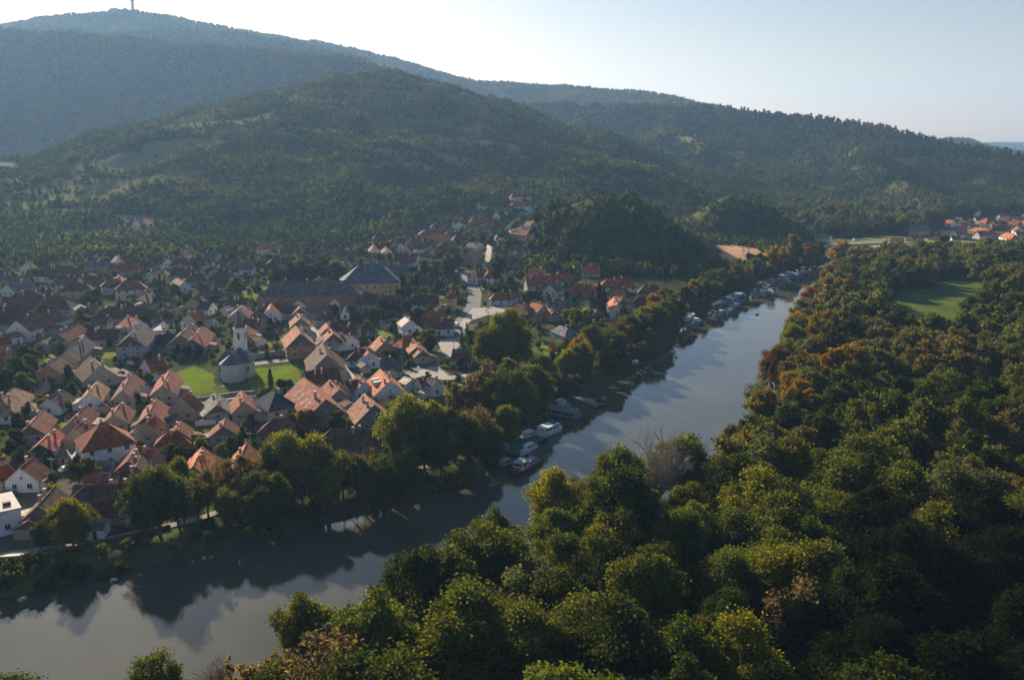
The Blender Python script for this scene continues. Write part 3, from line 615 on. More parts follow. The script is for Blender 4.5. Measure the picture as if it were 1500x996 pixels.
drape('dug_garden', [(158,540),(188,536),(187,556),(160,562)], SOIL, .16, 3, 'brown dug garden plot')
drape('churchyard_path', [(362,530),(470,520),(470,524),(362,537)], ASPH, .16, 2, 'grey path behind the church lawn')
drape('square', [(640,499),(678,494),(672,506),(660,524),(655,526),(646,512)], DUST, .17, 2, 'pale dusty square')
drape('parking_area', [(596,548),(612,545),(618,541),(640,537),(660,551),(700,545),(702,552),(655,557),(600,554)], DUST, .17, 2, 'pale parking area by the junction')
drape('junction', [(692,452),(740,448),(765,455),(752,461),(715,462),(690,470),(680,482),(668,480),(684,462)], DUST, .17, 2, 'pale paved junction')
drape('courtyard', [(222,477),(240,470),(245,474),(236,486),(222,487)], DUST, .17, 2, 'pale paved courtyard')
drape('courtyard', [(340,615),(400,606),(430,607),(432,612),(400,616),(342,622)], CONC, .17, 2, 'pale concrete yard')
drape('courtyard', [(372,596),(384,594),(388,610),(376,612)], DUST, .17, 2, 'pale garden path')
road('street', [(462,450),(463,466),(466,486),(468,504)], 7.5, DUST, .20, 'pale village street running from the church')
road('street', [(468,505),(490,525),(505,545),(520,560),(545,572),(560,590)], 4.2, DUST, .20, 'narrow pale street')
road('road', [(585,556),(610,546),(640,527),(662,508),(668,492),(672,478),(684,462),(694,448),(696,430),(690,415),(684,403),(678,398)], 7.5, ASPH, .15, 'asphalt road through the village')
road('road', [(684,403),(700,398),(712,385),(716,370),(722,352),(735,340),(760,320),(790,305)], 4.5, DUST, .2, 'pale lane up the valley')
road('road', [(40,676),(100,671),(170,666),(200,662)], 4.5, ASPH, .15, 'grey lane beside the white house')
road('road', [(100,452),(130,466),(160,473),(200,480)], 5, ASPH, .15, 'grey street in the left of the village')
road('road', [(250,594),(300,590),(345,582),(372,579),(420,574),(445,573)], 3.5, GRAVEL, .2, 'lane in front of the church lawn')
road('riverside_path', [(-60,824),(0,812),(60,806),(130,798),(200,781),(280,764),(330,747),(400,727),(470,712),(540,702),(600,690),(660,676)], 2.6, GRAVEL, .2, 'pale path along the river bank')
road('road', [(1190,362),(1240,357),(1300,356),(1400,356),(1500,360)], 7, plain('pale_asphalt', (0.26, 0.25, 0.24), .9, .15, .3), .5, 'road across the field in the distance')
road('lane', [(0,600),(40,640),(70,668)], 3.2, GRAVEL, .2, 'garden lane')
road('lane', [(205,662),(232,640),(250,600),(262,588)], 3.2, GRAVEL, .2, 'lane between the houses')

# ------------------------------------------------------------------ houses
ROOFC = {'r': ((0.30, 0.082, 0.036), 'red tiled'), 'o': ((0.44, 0.145, 0.056), 'orange tiled'), 'b': ((0.15, 0.070, 0.045), 'brown tiled'), 'p': ((0.38, 0.18, 0.11), 'pale pink tiled'), 'g': ((0.15, 0.135, 0.125), 'grey'), 'd': ((0.045, 0.055, 0.075), 'dark slate'), 'c': ((0.62, 0.55, 0.38), 'cream')}
WALLC = {'w': ((0.78, 0.77, 0.74), 'white'), 'c': ((0.66, 0.60, 0.46), 'cream'), 'y': ((0.62, 0.43, 0.16), 'yellow'), 'n': ((0.40, 0.33, 0.25), 'beige'), 'o': ((0.58, 0.27, 0.10), 'orange'), 'b': ((0.36, 0.19, 0.13), 'brick'), 'g': ((0.36, 0.36, 0.36), 'grey'), 'u': ((0.52, 0.64, 0.72), 'pale blue'), 'e': ((0.15, 0.19, 0.13), 'green boarded')}
def roof_mat():
    m, t, o = nt('roof_tiles'); p = N(t, 'ShaderNodeBsdfPrincipled'); oi = N(t, 'ShaderNodeObjectInfo')
    n = noise(t, 0.45, 5, rough=.7); n2 = noise(t, 3.2, 3, rough=.7); ad = N(t, 'ShaderNodeVectorMath', operation='ADD'); tc = N(t, 'ShaderNodeTexCoord'); L(t, tc.outputs['Object'], ad.inputs[0])
    cx = N(t, 'ShaderNodeCombineXYZ'); mu = N(t, 'ShaderNodeMath', operation='MULTIPLY'); L(t, oi.outputs['Random'], mu.inputs[0]); mu.inputs[1].default_value = 200; L(t, mu.outputs[0], cx.inputs[0]); L(t, cx.outputs[0], ad.inputs[1]); L(t, ad.outputs[0], n.inputs['Vector']); L(t, ad.outputs[0], n2.inputs['Vector'])
    a = ramp(t, n.outputs[0], [(0.32, (0.28, 0.33, 0.33)), (0.47, (0.74, 0.74, 0.74)), (0.66, (1.5, 1.34, 1.16))]).outputs[0]; b = ramp(t, n2.outputs[0], [(0.3, (0.68, 0.68, 0.68)), (0.7, (1.3, 1.3, 1.3))]).outputs[0]
    c = mixc(t, 1.0, mixc(t, 1.0, oi.outputs['Color'], a, 'MULTIPLY'), b, 'MULTIPLY'); L(t, c, p.inputs['Base Color']); p.inputs['Roughness'].default_value = 0.85; p.inputs['Specular IOR Level'].default_value = 0.12
    w = N(t, 'ShaderNodeTexWave', bands_direction='Z'); w.inputs['Scale'].default_value = 2.2; w.inputs['Distortion'].default_value = .4; L(t, tc.outputs['Object'], w.inputs['Vector'])
    L(t, bump(t, w.outputs['Fac'], .35, .06), p.inputs['Normal']); L(t, p.outputs[0], o.inputs[0]); return m
ROOF = roof_mat(); VERGE = plain('verge', (0.42, 0.34, 0.28), .7, .2, 1.0); CHIM = plain('chimney', (0.46, 0.36, 0.30), .85, .3, 1.5)
def wall_mat():
    m, t, o = nt('plaster'); p = N(t, 'ShaderNodeBsdfPrincipled'); oi = N(t, 'ShaderNodeObjectInfo'); n = gnoise(t, .7, 5, .7)
    a = ramp(t, n.outputs[0], [(0.25, (0.62, 0.60, 0.56)), (0.45, (0.95, 0.95, 0.95)), (0.75, (1.06, 1.06, 1.06))]).outputs[0]; L(t, mixc(t, 1.0, oi.outputs['Color'], a, 'MULTIPLY'), p.inputs['Base Color']); p.inputs['Roughness'].default_value = .9; p.inputs['Specular IOR Level'].default_value = .2
    L(t, p.outputs[0], o.inputs[0]); return m
WALL = wall_mat(); FRAME = plain('window_frame', (0.6, 0.58, 0.54), .6, .1, 2); WOODB = plain('dark_wood', (0.12, 0.075, 0.045), .8, .3, 1.2)
m, t, o = nt('glass'); p = N(t, 'ShaderNodeBsdfPrincipled'); p.inputs['Base Color'].default_value = (0.02, 0.025, 0.03, 1); p.inputs['Roughness'].default_value = .12; p.inputs['Specular IOR Level'].default_value = .6; L(t, p.outputs[0], o.inputs[0]); GLASS = m
def window_mesh(w, h):                       # faces -y, centre of its sill line at the origin
    b = MB(); f = .09; b.box(-w/2, w/2, -.05, .03, 0, f, 0); b.box(-w/2, w/2, -.05, .03, h - f, h, 0); b.box(-w/2, -w/2 + f, -.05, .03, f, h - f, 0); b.box(w/2 - f, w/2, -.05, .03, f, h - f, 0); b.box(-.035, .035, -.045, .03, f, h - f, 0)
    b.add([(-w/2 + f, -.02, f), (w/2 - f, -.02, f), (w/2 - f, -.02, h - f), (-w/2 + f, -.02, h - f)], [(0, 1, 2, 3)], 1); b.box(-w/2 - .08, w/2 + .08, -.14, .02, -.07, 0, 0); return b.mesh('window', [FRAME, GLASS])
WIN = window_mesh(1.25, 1.45); WINS = window_mesh(.9, 1.0); WINT = window_mesh(1.2, 2.1)
b = MB(); b.box(-.55, .55, -.06, .03, 0, 2.15, 0); b.box(-.42, .42, -.09, -.04, .05, 2.0, 1); DOORM = b.mesh('door', [FRAME, WOODB])
def on_wall(me, name, e, x, y, z, a):        # a: direction the wall faces
    o = obj(name, me, e, (x, y, z), a + math.pi / 2); return o
def chimney(roof, x, y, z0, z1, s=.32):
    b = MB(); b.box(x - s, x + s, y - s, y + s, z0, z1, 0); b.box(x - s - .07, x + s + .07, y - s - .07, y + s + .07, z1, z1 + .16, 0); return b.build('chimney', CHIM, roof)
HOUSES = []
def roof_shape(Lr, w, eh, kind, over=.45, pitch=.42, th=.16):
    """mesh of the roof; ridge along x, total wall length 2*hl"""
    rh = w * pitch; b = MB(); hw = w / 2 + over; k = rh / (w / 2); ze = eh - over * k; zr = eh + rh
    if kind == 'g':
        hl = Lr / 2 + .35
        for s in (1, -1):
            n = Vector((0, s * rh, w / 2)).normalized() * th
            q = [(-hl, 0, zr), (hl, 0, zr), (hl, s * hw, ze), (-hl, s * hw, ze)]; top = [(x, y + n.y, z + n.z) for x, y, z in q]
            top[0] = (-hl, 0, zr + th * 1.2); top[1] = (hl, 0, zr + th * 1.2)
            fs = [(0, 1, 2, 3), (7, 6, 5, 4), (1, 2, 6, 5), (2, 3, 7, 6), (3, 0, 4, 7)] if s < 0 else [(3, 2, 1, 0), (4, 5, 6, 7), (5, 6, 2, 1), (6, 7, 3, 2), (7, 4, 0, 3)]
            b.add(q + top, [f for f in fs])
            for sx in (1, -1):                 # verge boards, 2 cm proud
                x0, x1 = sorted((sx * (hl - .12), sx * (hl + .03)))
                p0 = Vector((0, 0, zr + th * 1.2 + .03)); p1 = Vector((0, s * hw + n.y, ze + n.z + .03)); dn = Vector((0, 0, -.22))
                vv = [(x0, p0.y, p0.z), (x1, p0.y, p0.z), (x1, p1.y, p1.z), (x0, p1.y, p1.z)]; vv += [(a, c, d - .26) for a, c, d in vv]
                b.add(vv, [(0, 1, 2, 3), (7, 6, 5, 4), (0, 4, 5, 1), (1, 5, 6, 2), (2, 6, 7, 3), (3, 7, 4, 0)], 1)
        b.tube((-hl, 0, zr + th), (hl, 0, zr + th), .14, .14, 6, 0)
    else:
        hl = Lr / 2; el = hl + w / 2 + over
        v = [(-el, -hw, ze), (el, -hw, ze), (el, hw, ze), (-el, hw, ze), (-hl, 0, zr), (hl, 0, zr)]
        v2 = [(x, y, z - .18) for x, y, z in v[:4]]
        b.add(v + v2, [(0, 1, 5, 4), (1, 2, 5), (2, 3, 4, 5), (3, 0, 4), (0, 6, 7, 1), (1, 7, 8, 2), (2, 8, 9, 3), (3, 9, 6, 0), (9, 8, 7, 6)])
        b.tube((-hl, 0, zr - .02), (hl, 0, zr - .02), .13, .13, 6, 0)
        for sx in (1, -1):
            for sy in (1, -1): b.tube((sx * hl, 0, zr - .02), (sx * el, sy * hw, ze - .02), .10, .10, 5, 0)
    return b, zr, rh
def house(x1, y1, x2, y2, w, eh, kind='g', rc='r', wc='n', name='house', cat='house', small=False, special=None, win=True, pitch=.42, storeys=None, zc=None):
    rs = random.Random(int(x1 * 31 + y1 * 17 + x2)); ym = max(y1, y2)
    if ym > 560 and not small and w > 7: w *= .86
    if not special and not small: w *= .87 if w < 12 else .97; pitch = rs.uniform(.37, .49)
    rh = w * pitch; lift = eh + rh
    A = hit(x1, y1, lift); B = hit(x2, y2, lift); 
    Bz = B - A; Lr = math.hypot(Bz[0], Bz[1]); far = np.hypot(*((A + B)[:2] / 2))
    if Lr < 2.5 and kind == 'g': 
        d = np.array([Bz[0], Bz[1]]); d = d / (np.linalg.norm(d) + 1e-6); Lr = 2.5
    c = (A + B) / 2; mx = 34 if w < 11 else 60
    Lr = min(Lr, mx)
    if kind == 'g': Lr = max(Lr, w * .75)
    rz = math.atan2(Bz[1], Bz[0]); g = float(gz(c[0], c[1])); e = empty(name, (c[0], c[1], g), rz)
    b, zr, rh = roof_shape(Lr, w, eh, kind, .45 if not small else .2, pitch)
    cc, cn = ROOFC[rc]; j = rs.uniform(.70, 1.22); ro = b.build('roof', [ROOF, VERGE], e); ro.color = (cc[0] * j, cc[1] * j * rs.uniform(.88, 1.18), cc[2] * j * rs.uniform(.85, 1.25), 1)
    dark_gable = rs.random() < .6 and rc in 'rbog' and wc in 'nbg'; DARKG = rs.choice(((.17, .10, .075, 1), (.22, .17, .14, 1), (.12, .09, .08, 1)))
    hl = Lr / 2 if kind == 'g' else Lr / 2 + w / 2; hw = w / 2; wb = MB(); zb = -2.2
    if kind == 'g':
        for sx in (1, -1):
            f = [(sx * hl, -hw, zb), (sx * hl, hw, zb), (sx * hl, hw, eh - .02), (sx * hl, -hw, eh - .02)]
            wb.add(f, [(0, 1, 2, 3) if sx > 0 else (3, 2, 1, 0)])
            gb = MB(); x0, x1 = sorted((sx * (hl - .1), sx * (hl + .02))); tri = [(-hw - .02, eh - .05), (hw + .02, eh - .05), (0, zr - .06)]
            gb.add([(x0, a, c_) for a, c_ in tri] + [(x1, a, c_) for a, c_ in tri], [(2, 1, 0), (3, 4, 5), (0, 1, 4, 3), (1, 2, 5, 4), (2, 0, 3, 5)])
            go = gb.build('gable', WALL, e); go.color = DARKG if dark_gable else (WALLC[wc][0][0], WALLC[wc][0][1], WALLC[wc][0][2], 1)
        wb.add([(-hl, -hw, zb), (hl, -hw, zb), (hl, -hw, eh - .02), (-hl, -hw, eh - .02)], [(0, 1, 2, 3)]); wb.add([(-hl, hw, zb), (hl, hw, zb), (hl, hw, eh - .02), (-hl, hw, eh - .02)], [(3, 2, 1, 0)])
    else: wb.box(-hl, hl, -hw, hw, zb, eh - .10)
    wo_ = wb.build('wall', WALL, e); wcol, wname = WALLC[wc]; j = rs.uniform(.9, 1.06); wo_.color = (wcol[0] * j, wcol[1] * j, wcol[2] * j, 1)
    nst = storeys or (2 if eh >= 4.6 else 1); 
    if win:
        wm = WINS if small or far > 650 else WIN
        for st in range(nst):
            z0 = .95 + st * (eh / nst if nst > 1 else 0)
            if eh < 2.6: z0 = .8
            n = max(1, int(2 * hl / 3.6)); n = min(n, 9 if special else 5)
            for s in (1, -1):
                for k in range(n):
                    x = -hl + (k + .5) * 2 * hl / n
                    if s == -1 and st == 0 and k == n // 2: on_wall(DOORM, 'door', e, x, s * hw, .02, s * math.pi / 2); continue
                    if not small and far < 900: on_wall(wm, 'window', e, x, s * hw, z0, s * math.pi / 2)
            if not small:
                for sx in (1, -1):
                    for y in ((-hw * .45, hw * .45) if w > 7 else (0,)): on_wall(wm, 'window', e, sx * hl, y, z0, 0 if sx > 0 else math.pi)
        if kind == 'g' and w > 7.5 and not small:
            for sx in (1, -1): on_wall(WINS, 'window', e, sx * hl, 0, eh + rh * .12, 0 if sx > 0 else math.pi)
    if not small:
        for k in range(1 if Lr < 9 else 2):
            x = rs.uniform(-.4, .4) * Lr; y = rs.choice((-1, 1)) * w * .13; chimney(ro, x, y, zr - rh * .5, zr + rs.uniform(.5, 1.0))
    if not small and not special and far < 620 and rs.random() < .55:   # a lean-to against one long side
        s_ = -1 if rs.random() < .6 else 1; aw = rs.uniform(2.2, 3.4); al = rs.uniform(3.0, min(6.5, 1.6 * hl)); ax = rs.uniform(-hl + al / 2, hl - al / 2) if hl * 2 > al else 0; h1 = min(eh - .25, 2.7); h0 = h1 - .7; y0 = s_ * (hw + .01); y1 = s_ * (hw + aw)
        ab = MB(); ab.add([(ax - al/2, y0, -2), (ax + al/2, y0, -2), (ax + al/2, y1, -2), (ax - al/2, y1, -2), (ax - al/2, y0, h1), (ax + al/2, y0, h1), (ax + al/2, y1, h0), (ax - al/2, y1, h0)], [(4, 5, 6, 7), (0, 1, 5, 4), (1, 2, 6, 5), (2, 3, 7, 6), (3, 0, 4, 7)]); an = ab.build('annex', WALL, e); an.color = tuple(v_ * .85 for v_ in wo_.color[:3]) + (1,)
        rb_ = MB(); q = [(ax - al/2 - .2, y0, h1 + .04), (ax + al/2 + .2, y0, h1 + .04), (ax + al/2 + .2, y1 + s_ * .3, h0 - .06), (ax - al/2 - .2, y1 + s_ * .3, h0 - .06)]; rb_.add(q + [(a_, b_, c_ + .13) for a_, b_, c_ in q], [(0, 1, 2, 3), (4, 5, 6, 7), (0, 4, 5, 1), (1, 5, 6, 2), (2, 6, 7, 3), (3, 7, 4, 0)]); ar = rb_.build('annex_roof', ROOF, an); ar.color = rs.choice(((.20, .18, .165, 1), (.26, .09, .05, 1), (.13, .065, .045, 1), (.42, .38, .33, 1)))
    tag(e, None, cat); HOUSES.append(dict(o=e, x=c[0], y=c[1], r=max(hl, hw) + 1, w=w, hl=hl, rz=rz, rc=cn, wc=wname, px=(x1 + x2) / 2, py=(y1 + y2) / 2, kind=kind, two=nst > 1, small=small, special=special, dist=far, L=2 * hl)); e['label'] = special or ''
    return e, ro, Lr, zr
HL = """
2 584 22 567 13 3 h p w|62 602 44 623 10 3 g r n|58 650 80 628 7 2.5 g o n|70 584 90 571 9 3 g b w|105 616 126 594 9 3 g r n|108 630 124 615 9 3 g r n|167 607 178 590 10 3 g r n|219 605 229 584 10 3 g r n|214 621 226 609 9 3 g r n
265 583 277 575 11 3.5 g r n|318 593 316 576 9 3 g g g|327 624 330 613 10 3 g r n|246 632 260 631 9 3 h r o|262 631 265 617 8 3 g r o|283 684 296 655 8 3 g o n|188 675 199 655 9 3 g r n|200 654 229 660 8 3 g r n|178 690 198 684 9 3 h b n|200 684 206 668 8 3 g b n
357 588 354 573 10 3 g r n|398 571 404 574 13 3.5 h d c|400 613 417 613 11 3.2 h b y|347 684 361 649 9 3 g o n|483 557 497 570 9 3 g o n|472 502 479 520 14 4 g b n|446 545 495 539 9 3 g b n|440 489 433 477 12 5 g o b
437 440 436 434 8 4 g o w|439 452 438 446 8 3.5 g o n|440 467 438 459 10 4 g o n|396 453 398 440 11 3 g r w|376 456 393 442 9 3 g b n|348 455 355 446 11 4 g p n|335 436 364 437 10 3 g b n|357 468 384 469 8 3 g b n|355 487 361 476 9 3 g r n
466 462 482 457 8 3 g b n|481 479 478 473 8 3 g o n|488 489 484 482 9 3.2 g o n|495 487 516 493 8 3 g b w|484 476 525 477 8 3 g b n|490 438 490 433 6 4.5 g o w|505 454 505 450 5 3 g o w|565 499 557 492 10 3 g o b|524 511 537 511 9 3.2 h b u|540 517 536 510 9 3.2 g o u
592 493 603 491 9 3 h o n|603 493 612 508 8 3 g o n|619 513 614 507 7 3 g o n|558 526 588 525 9 3 g g u|534 560 524 550 9 3.2 g o u|508 560 520 557 8 3 g b u|548 593 534 577 14 3 g p e|568 582 574 578 6 2.8 g r y|486 627 541 628 11 3 h b n
600 470 593 464 8 4 g c w|618 455 650 454 8 3 g r w|624 468 664 468 9 3.2 g b w|596 434 642 433 9 3 g b w|558 434 588 433 7 3 g b n|684 373 701 366 11 4 g p b|698 396 715 393 9 5 h r w|716 399 714 393 7 5 h r w|661 429 662 428 5 7 h r y|660 422 661 421 4.5 5 h r y
727 428 741 428 8 3 h r u|748 427 752 426 7.5 3 h o w|757 443 772 446 9 3 h o n|781 443 795 448 9 3 g o n|804 452 812 456 6 3 g o n|802 439 836 439 9 3 g g n|846 415 862 417 10 3 h r n|852 390 877 390 8 3 g r n|900 421 914 423 10 3.2 h b n|945 417 962 418 9 3 h b n
905 447 899 435 8 4 g o w|902 434 912 437 8 3 g r n|936 435 955 437 9 3 h b n|962 433 981 434 7 2.5 g g g|820 476 832 481 7 2.5 h g g|-15 449 25 449 16 6 h b g|70 389 105 390 13 3.5 h b w|22 431 44 424 12 3.5 h b n|60 434 92 434 14 3.5 h b n|101 415 124 414 9 5 h b y
110 403 138 404 10 3 h b n|158 409 172 408 9 4.5 h b w|182 411 200 410 11 6 h r c|215 427 228 431 10 3.5 h b n|259 407 270 413 8 4 g p u|303 421 314 422 9 3 h b w|322 396 330 396 12 3.5 h b n|281 437 289 433 11 3 g b n|294 442 311 443 9 3 g b w|276 461 290 453 10 3 g r c
240 448 256 451 9 3 g b y|158 449 212 450 11 3 h b n|130 446 146 447 9 4.5 g b y|187 463 204 469 9 3 g o w|190 492 208 473 12 5 g g g|228 492 256 491 9 3 g d n|264 491 281 473 12 3.5 g b n|281 497 297 477 11 3 g o n|212 527 236 522 10 3.5 g r w
179 572 194 547 10 3 g r n|238 565 249 542 11 3 g r n|96 516 124 492 9 3 g g n|70 534 86 523 10 4 g b o|132 522 146 535 12 3 g b n|130 576 143 558 9 3 g p w|84 490 114 473 9 3 g r n|143 465 160 465 8 3 g b n|150 453 180 452 9 3 h b n|128 484 176 483 9 3 g b n
-6 492 11 490 9 3 g r n|-8 513 18 513 8 2.5 g o n|-14 690 10 680 9 3 g r n|29 686 47 671 11 3 g r w|56 741 80 713 12 3 g b n|124 711 192 708 14 2.6 h b n|664 512 692 513 9 2.6 g b n|612 554 628 551 7 3 g b w|630 553 640 556 6 4 g g w
753 295 771 296 10 3 h r w|727 313 727 311 7 3 g b w|738 304 745 303 8 3 g b w|694 318 714 319 12 3.5 h r n|672 327 676 320 9 4 g b w|664 322 684 321 10 4 g b w|683 330 697 331 9 3 g r w|622 336 655 335 11 3 h r n|619 340 628 335 9.5 3.6 g r n|657 338 668 338 9 3 h r n|600 353 622 350 8 3 g r n|587 356 600 354 7 3 g g w
637 362 652 360 10 3 h b n|650 354 663 354 8 3 h r n|580 371 612 372 12 3 g b w|567 365 565 361 8 4 g b w|548 363 546 359 8 4 g b w|741 345 751 341 8 4 g g w|750 361 770 361 8 3 g b n|752 337 776 338 8 3 g r n|785 333 790 332 7 3 g g n|726 375 752 376 10 3 h b n|440 376 470 375 10 3 h b n|400 378 422 377 9 3 h b n|530 358 560 357 9 3 g b n
146 364 170 364 9 3 h b w|174 378 170 375 8 3.5 g g w|50 363 70 362 8 3 g b u|64 342 84 341 9 3 h b n|204 381 222 382 8 3 h b n|256 388 276 388 9 3 h g w|291 376 303 377 8 3.5 h b w|338 365 356 366 8 3 h b n|366 356 377 357 8 4 h r c|470 352 486 352 9 3 h b n|500 366 518 367 9 3 h b n
0 239 22 240 14 4 g g w|2 260 14 262 10 4 g p w|24 262 34 258 10 4 g b w|1329 330 1359 330 12 4 g g n|1196 343 1217 345 8 3 g g w|1306 348 1323 349 9 3 g o n|1388 322 1398 323 9.5 3.6 g o w|1405 327 1416 326 9.5 3.6 g o w|1400 332 1412 331 9.5 3.6 g o n|1418 322 1424 321 9.5 3.6 g o n|1420 330 1432 329 9.5 3.6 g o w
1428 318 1440 318 9.5 3.6 g r n|1443 320 1454 320 9.5 3.6 g r n|1397 338 1407 337 10 4 g o w|1465 318 1478 319 9.5 3.6 g r n|1455 331 1468 331 11 4 h b w|1482 324 1494 325 9.5 3.6 g r n|1487 338 1500 338 10 4 g o w|1470 357 1500 358 12 4 g g w|1393 345 1405 345 9 3 g g w|1333 345 1348 344 9 3 g r n|1362 341 1380 342 9 3 g g n
1340 291 1345 291 8 4 g g w|1426 307 1433 306 8 4 g g w|1466 297 1470 297 7 4 g g w|1140 347 1148 347 8 3 g r n|1440 338 1452 338 9 3 h r n
"""
for ln in HL.strip().split('\n'):
    for it in ln.split('|'):
        q = it.split(); house(*map(float, q[:6]), kind=q[6], rc=q[7], wc=q[8])
# smaller outbuildings
SL = """325 452 335 448 5 2.5 g c w|367 491 383 494 5 2.5 g o w|282 638 297 638 4 2.2 g r n|472 652 480 648 4 2.5 g r n|922 446 929 442 5 2.5 g p w|119 449 117 446 6 4 g g n|203 565 216 566 5 2.3 g c w|42 558 66 558 6 2.5 g g n|45 760 58 748 8 2.5 g r n|132 762 153 761 5 2.3 g g w
128 693 147 693 5 2.5 g r b|126 677 166 675 6 2.5 g g w|593 552 603 556 5 3 g c w|75 466 103 460 6 3.5 g p w|12 489 27 486 6 3 g g w|384 592 390 596 4 2.3 g c w|243 612 256 611 4 2.3 g g n|232 628 240 630 4 2.3 g g n|92 660 100 660 4 2.4 g g n|300 600 306 603 4 2.3 g c n
196 632 204 626 4 2.3 g g n|160 700 170 699 4 2.4 g r n|420 606 430 606 4 2.4 g p n|462 600 470 596 4 2.4 g b n|505 585 512 590 4 2.4 g b n|575 540 583 538 4 2.4 g g n|120 606 100 606 3.5 2.2 g g n|150 590 158 586 4 2.4 g b n|45 590 52 600 4 2.4 g b n|336 512 345 508 4 2.4 g r n
395 476 404 475 5 2.4 g b n|470 492 474 498 4 2.4 g b n|540 485 548 484 4 2.4 g g w|530 530 536 534 4 2.3 g g n|306 470 314 468 5 2.4 g c w|240 470 250 468 5 2.4 g g w|60 500 72 494 6 2.4 g g n|66 480 80 472 6 2.4 g b n|560 470 568 469 5 2.4 g g n|700 478 708 477 5 2.4 g r n|868 452 876 454 5 2.4 g g n"""
for ln in SL.strip().split('\n'):
    for it in ln.split('|'):
        q = it.split(); house(*map(float, q[:6]), kind=q[6], rc=q[7], wc=q[8], name='shed', cat='shed', small=True, pitch=.28)
# buildings one would point at
e, ro, Lr, zr = house(148, 619, 154, 618, 14.5, 5.6, 'h', 'r', 'w', special='white two-storey house with a red pyramid roof beside the grey lane')
b = MB()
for s in (-1, 1): b.box(-5.2 + 0, -3.0, 6.0 * s - .0, 6.0 * s + .01, 0, .01)
b = MB(); b.box(-9.6, -7.3, -3.2, 2.5, 2.7, 2.9, 0); b.box(-9.6, -9.4, -3.2, 2.5, 2.9, 3.8, 0)
for y in (-3.0, 2.3): b.box(-9.55, -9.35, y - .1, y + .1, -1, 2.7, 0)
b.build('balcony', CONC, e)
e, ro, Lr, zr = house(24, 471, 82, 451, 11, 4.5, 'g', 'b', 'w', special='long white building with a row of dark windows and a brown roof', name='long_building', cat='building')
e, ro, Lr, zr = house(404, 412, 508, 411, 15, 8.6, 'h', 'd', 'b', special='long three-storey brick school with a dark slate roof', name='school', cat='school', storeys=3); ro.color = (.13, .115, .12, 1)
e, ro, Lr, zr = house(526, 388, 556, 387, 21, 8, 'h', 'd', 'y', special='yellow manor with a blue slate roof beside the brick school', name='manor_house', cat='manor'); ro.color = (.105, .135, .165, 1)
e, ro, Lr, zr = house(566, 391, 592, 384, 13, 7, 'g', 'd', 'y', special='yellow rear wing of the manor under blue slate', name='manor_wing', cat='building'); ro.color = (.105, .135, .165, 1)
house(523, 431, 553, 431, 10, 4.6, 'g', 'b', 'n', special='brown roofed house with a long balcony below the yellow manor')
house(770, 405, 816, 404, 10, 6.2, 'g', 'r', 'n', special='long two-storey stone house with rows of windows below the wooded knoll', storeys=2)
e, ro, Lr, zr = house(445, 553, 477, 585, 15, 3.4, 'g', 'o', 'b', special='brick house whose long orange roof has four skylights')
for k in range(4):
    b = MB(); x = Lr * (.26 - .17 * k); y0, y1 = -4.9, -3.2; kz = .42 / .5
    zt = lambda y: zr + y * kz * -1 * -1 if False else zr - abs(y) * kz
    for yy, mi in ((0, 0),):
        q = [(x - .55, y0, zt(y0) + .24), (x + .55, y0, zt(y0) + .24), (x + .55, y1, zt(y1) + .24), (x - .55, y1, zt(y1) + .24)]; q2 = [(a, c, d - .3) for a, c, d in q]
        b.add(q + q2, [(0, 1, 2, 3), (0, 4, 5, 1), (1, 5, 6, 2), (2, 6, 7, 3), (3, 7, 4, 0)], 0)
        qi = [(x - .4, y0 + .15, zt(y0 + .15) + .26), (x + .4, y0 + .15, zt(y0 + .15) + .26), (x + .4, y1 - .15, zt(y1 - .15) + .26), (x - .4, y1 - .15, zt(y1 - .15) + .26)]; b.add(qi, [(0, 1, 2, 3)], 1)
    b.build('skylight', [FRAME, GLASS], ro)
e, ro, Lr, zr = house(557, 541, 571, 559, 10.5, 4, 'g', 'o', 'w', special='white walled house whose orange roof carries two dormers')
for x in (-2.0, 2.0):
    b = MB(); b.box(x - .8, x + .8, -4.2, -1.6, zr - 3.6, zr - 1.5, 0); b.add([(x - 1, -4.4, zr - 1.5), (x + 1, -4.4, zr - 1.5), (x + 1, -1.0, zr - 1.1), (x - 1, -1.0, zr - 1.1)], [(0, 1, 2, 3)], 1); b.box(x - .5, x + .5, -4.24, -4.19, zr - 3.1, zr - 1.8, 2); b.build('dormer', [FRAME, VERGE, GLASS], ro)
# flat roofed building at the lower left
c0 = hit(0, 742, 6); e = empty('flat_roofed_building', (c0[0] - 6, c0[1] - 1, float(gz(c0[0], c0[1]))), R(38)); b = MB(); b.box(-13, 9, -6, 6, -2, 5.6); wo_ = b.build('wall', WALL, e); wo_.color = (.72, .75, .8, 1)
b = MB(); b.box(-13.2, 9.2, -6.2, 6.2, 5.602, 5.95); b.build('roof', plain('flat_roof', (.5, .42, .36), .8, .2, .5), e)
for x, y in ((4, 2), (1, -2), (6, -3)): b = MB(); b.box(x, x + 1.6, y, y + 1.0, 5.952, 6.7); b.build('roof_vent', WOODB, e)
for k in range(5): on_wall(WIN, 'window', e, -10 + k * 4, -6, 1.2, -math.pi / 2)
tag(e, 'white building with a pale flat roof at the left edge of the village', 'building'); HOUSES.append(dict(o=e, x=e.location.x, y=e.location.y, r=13, w=12, hl=11, rz=R(38), rc='flat', wc='white', px=0, py=742, kind='f', two=True, small=False, special='x', dist=250, L=22))
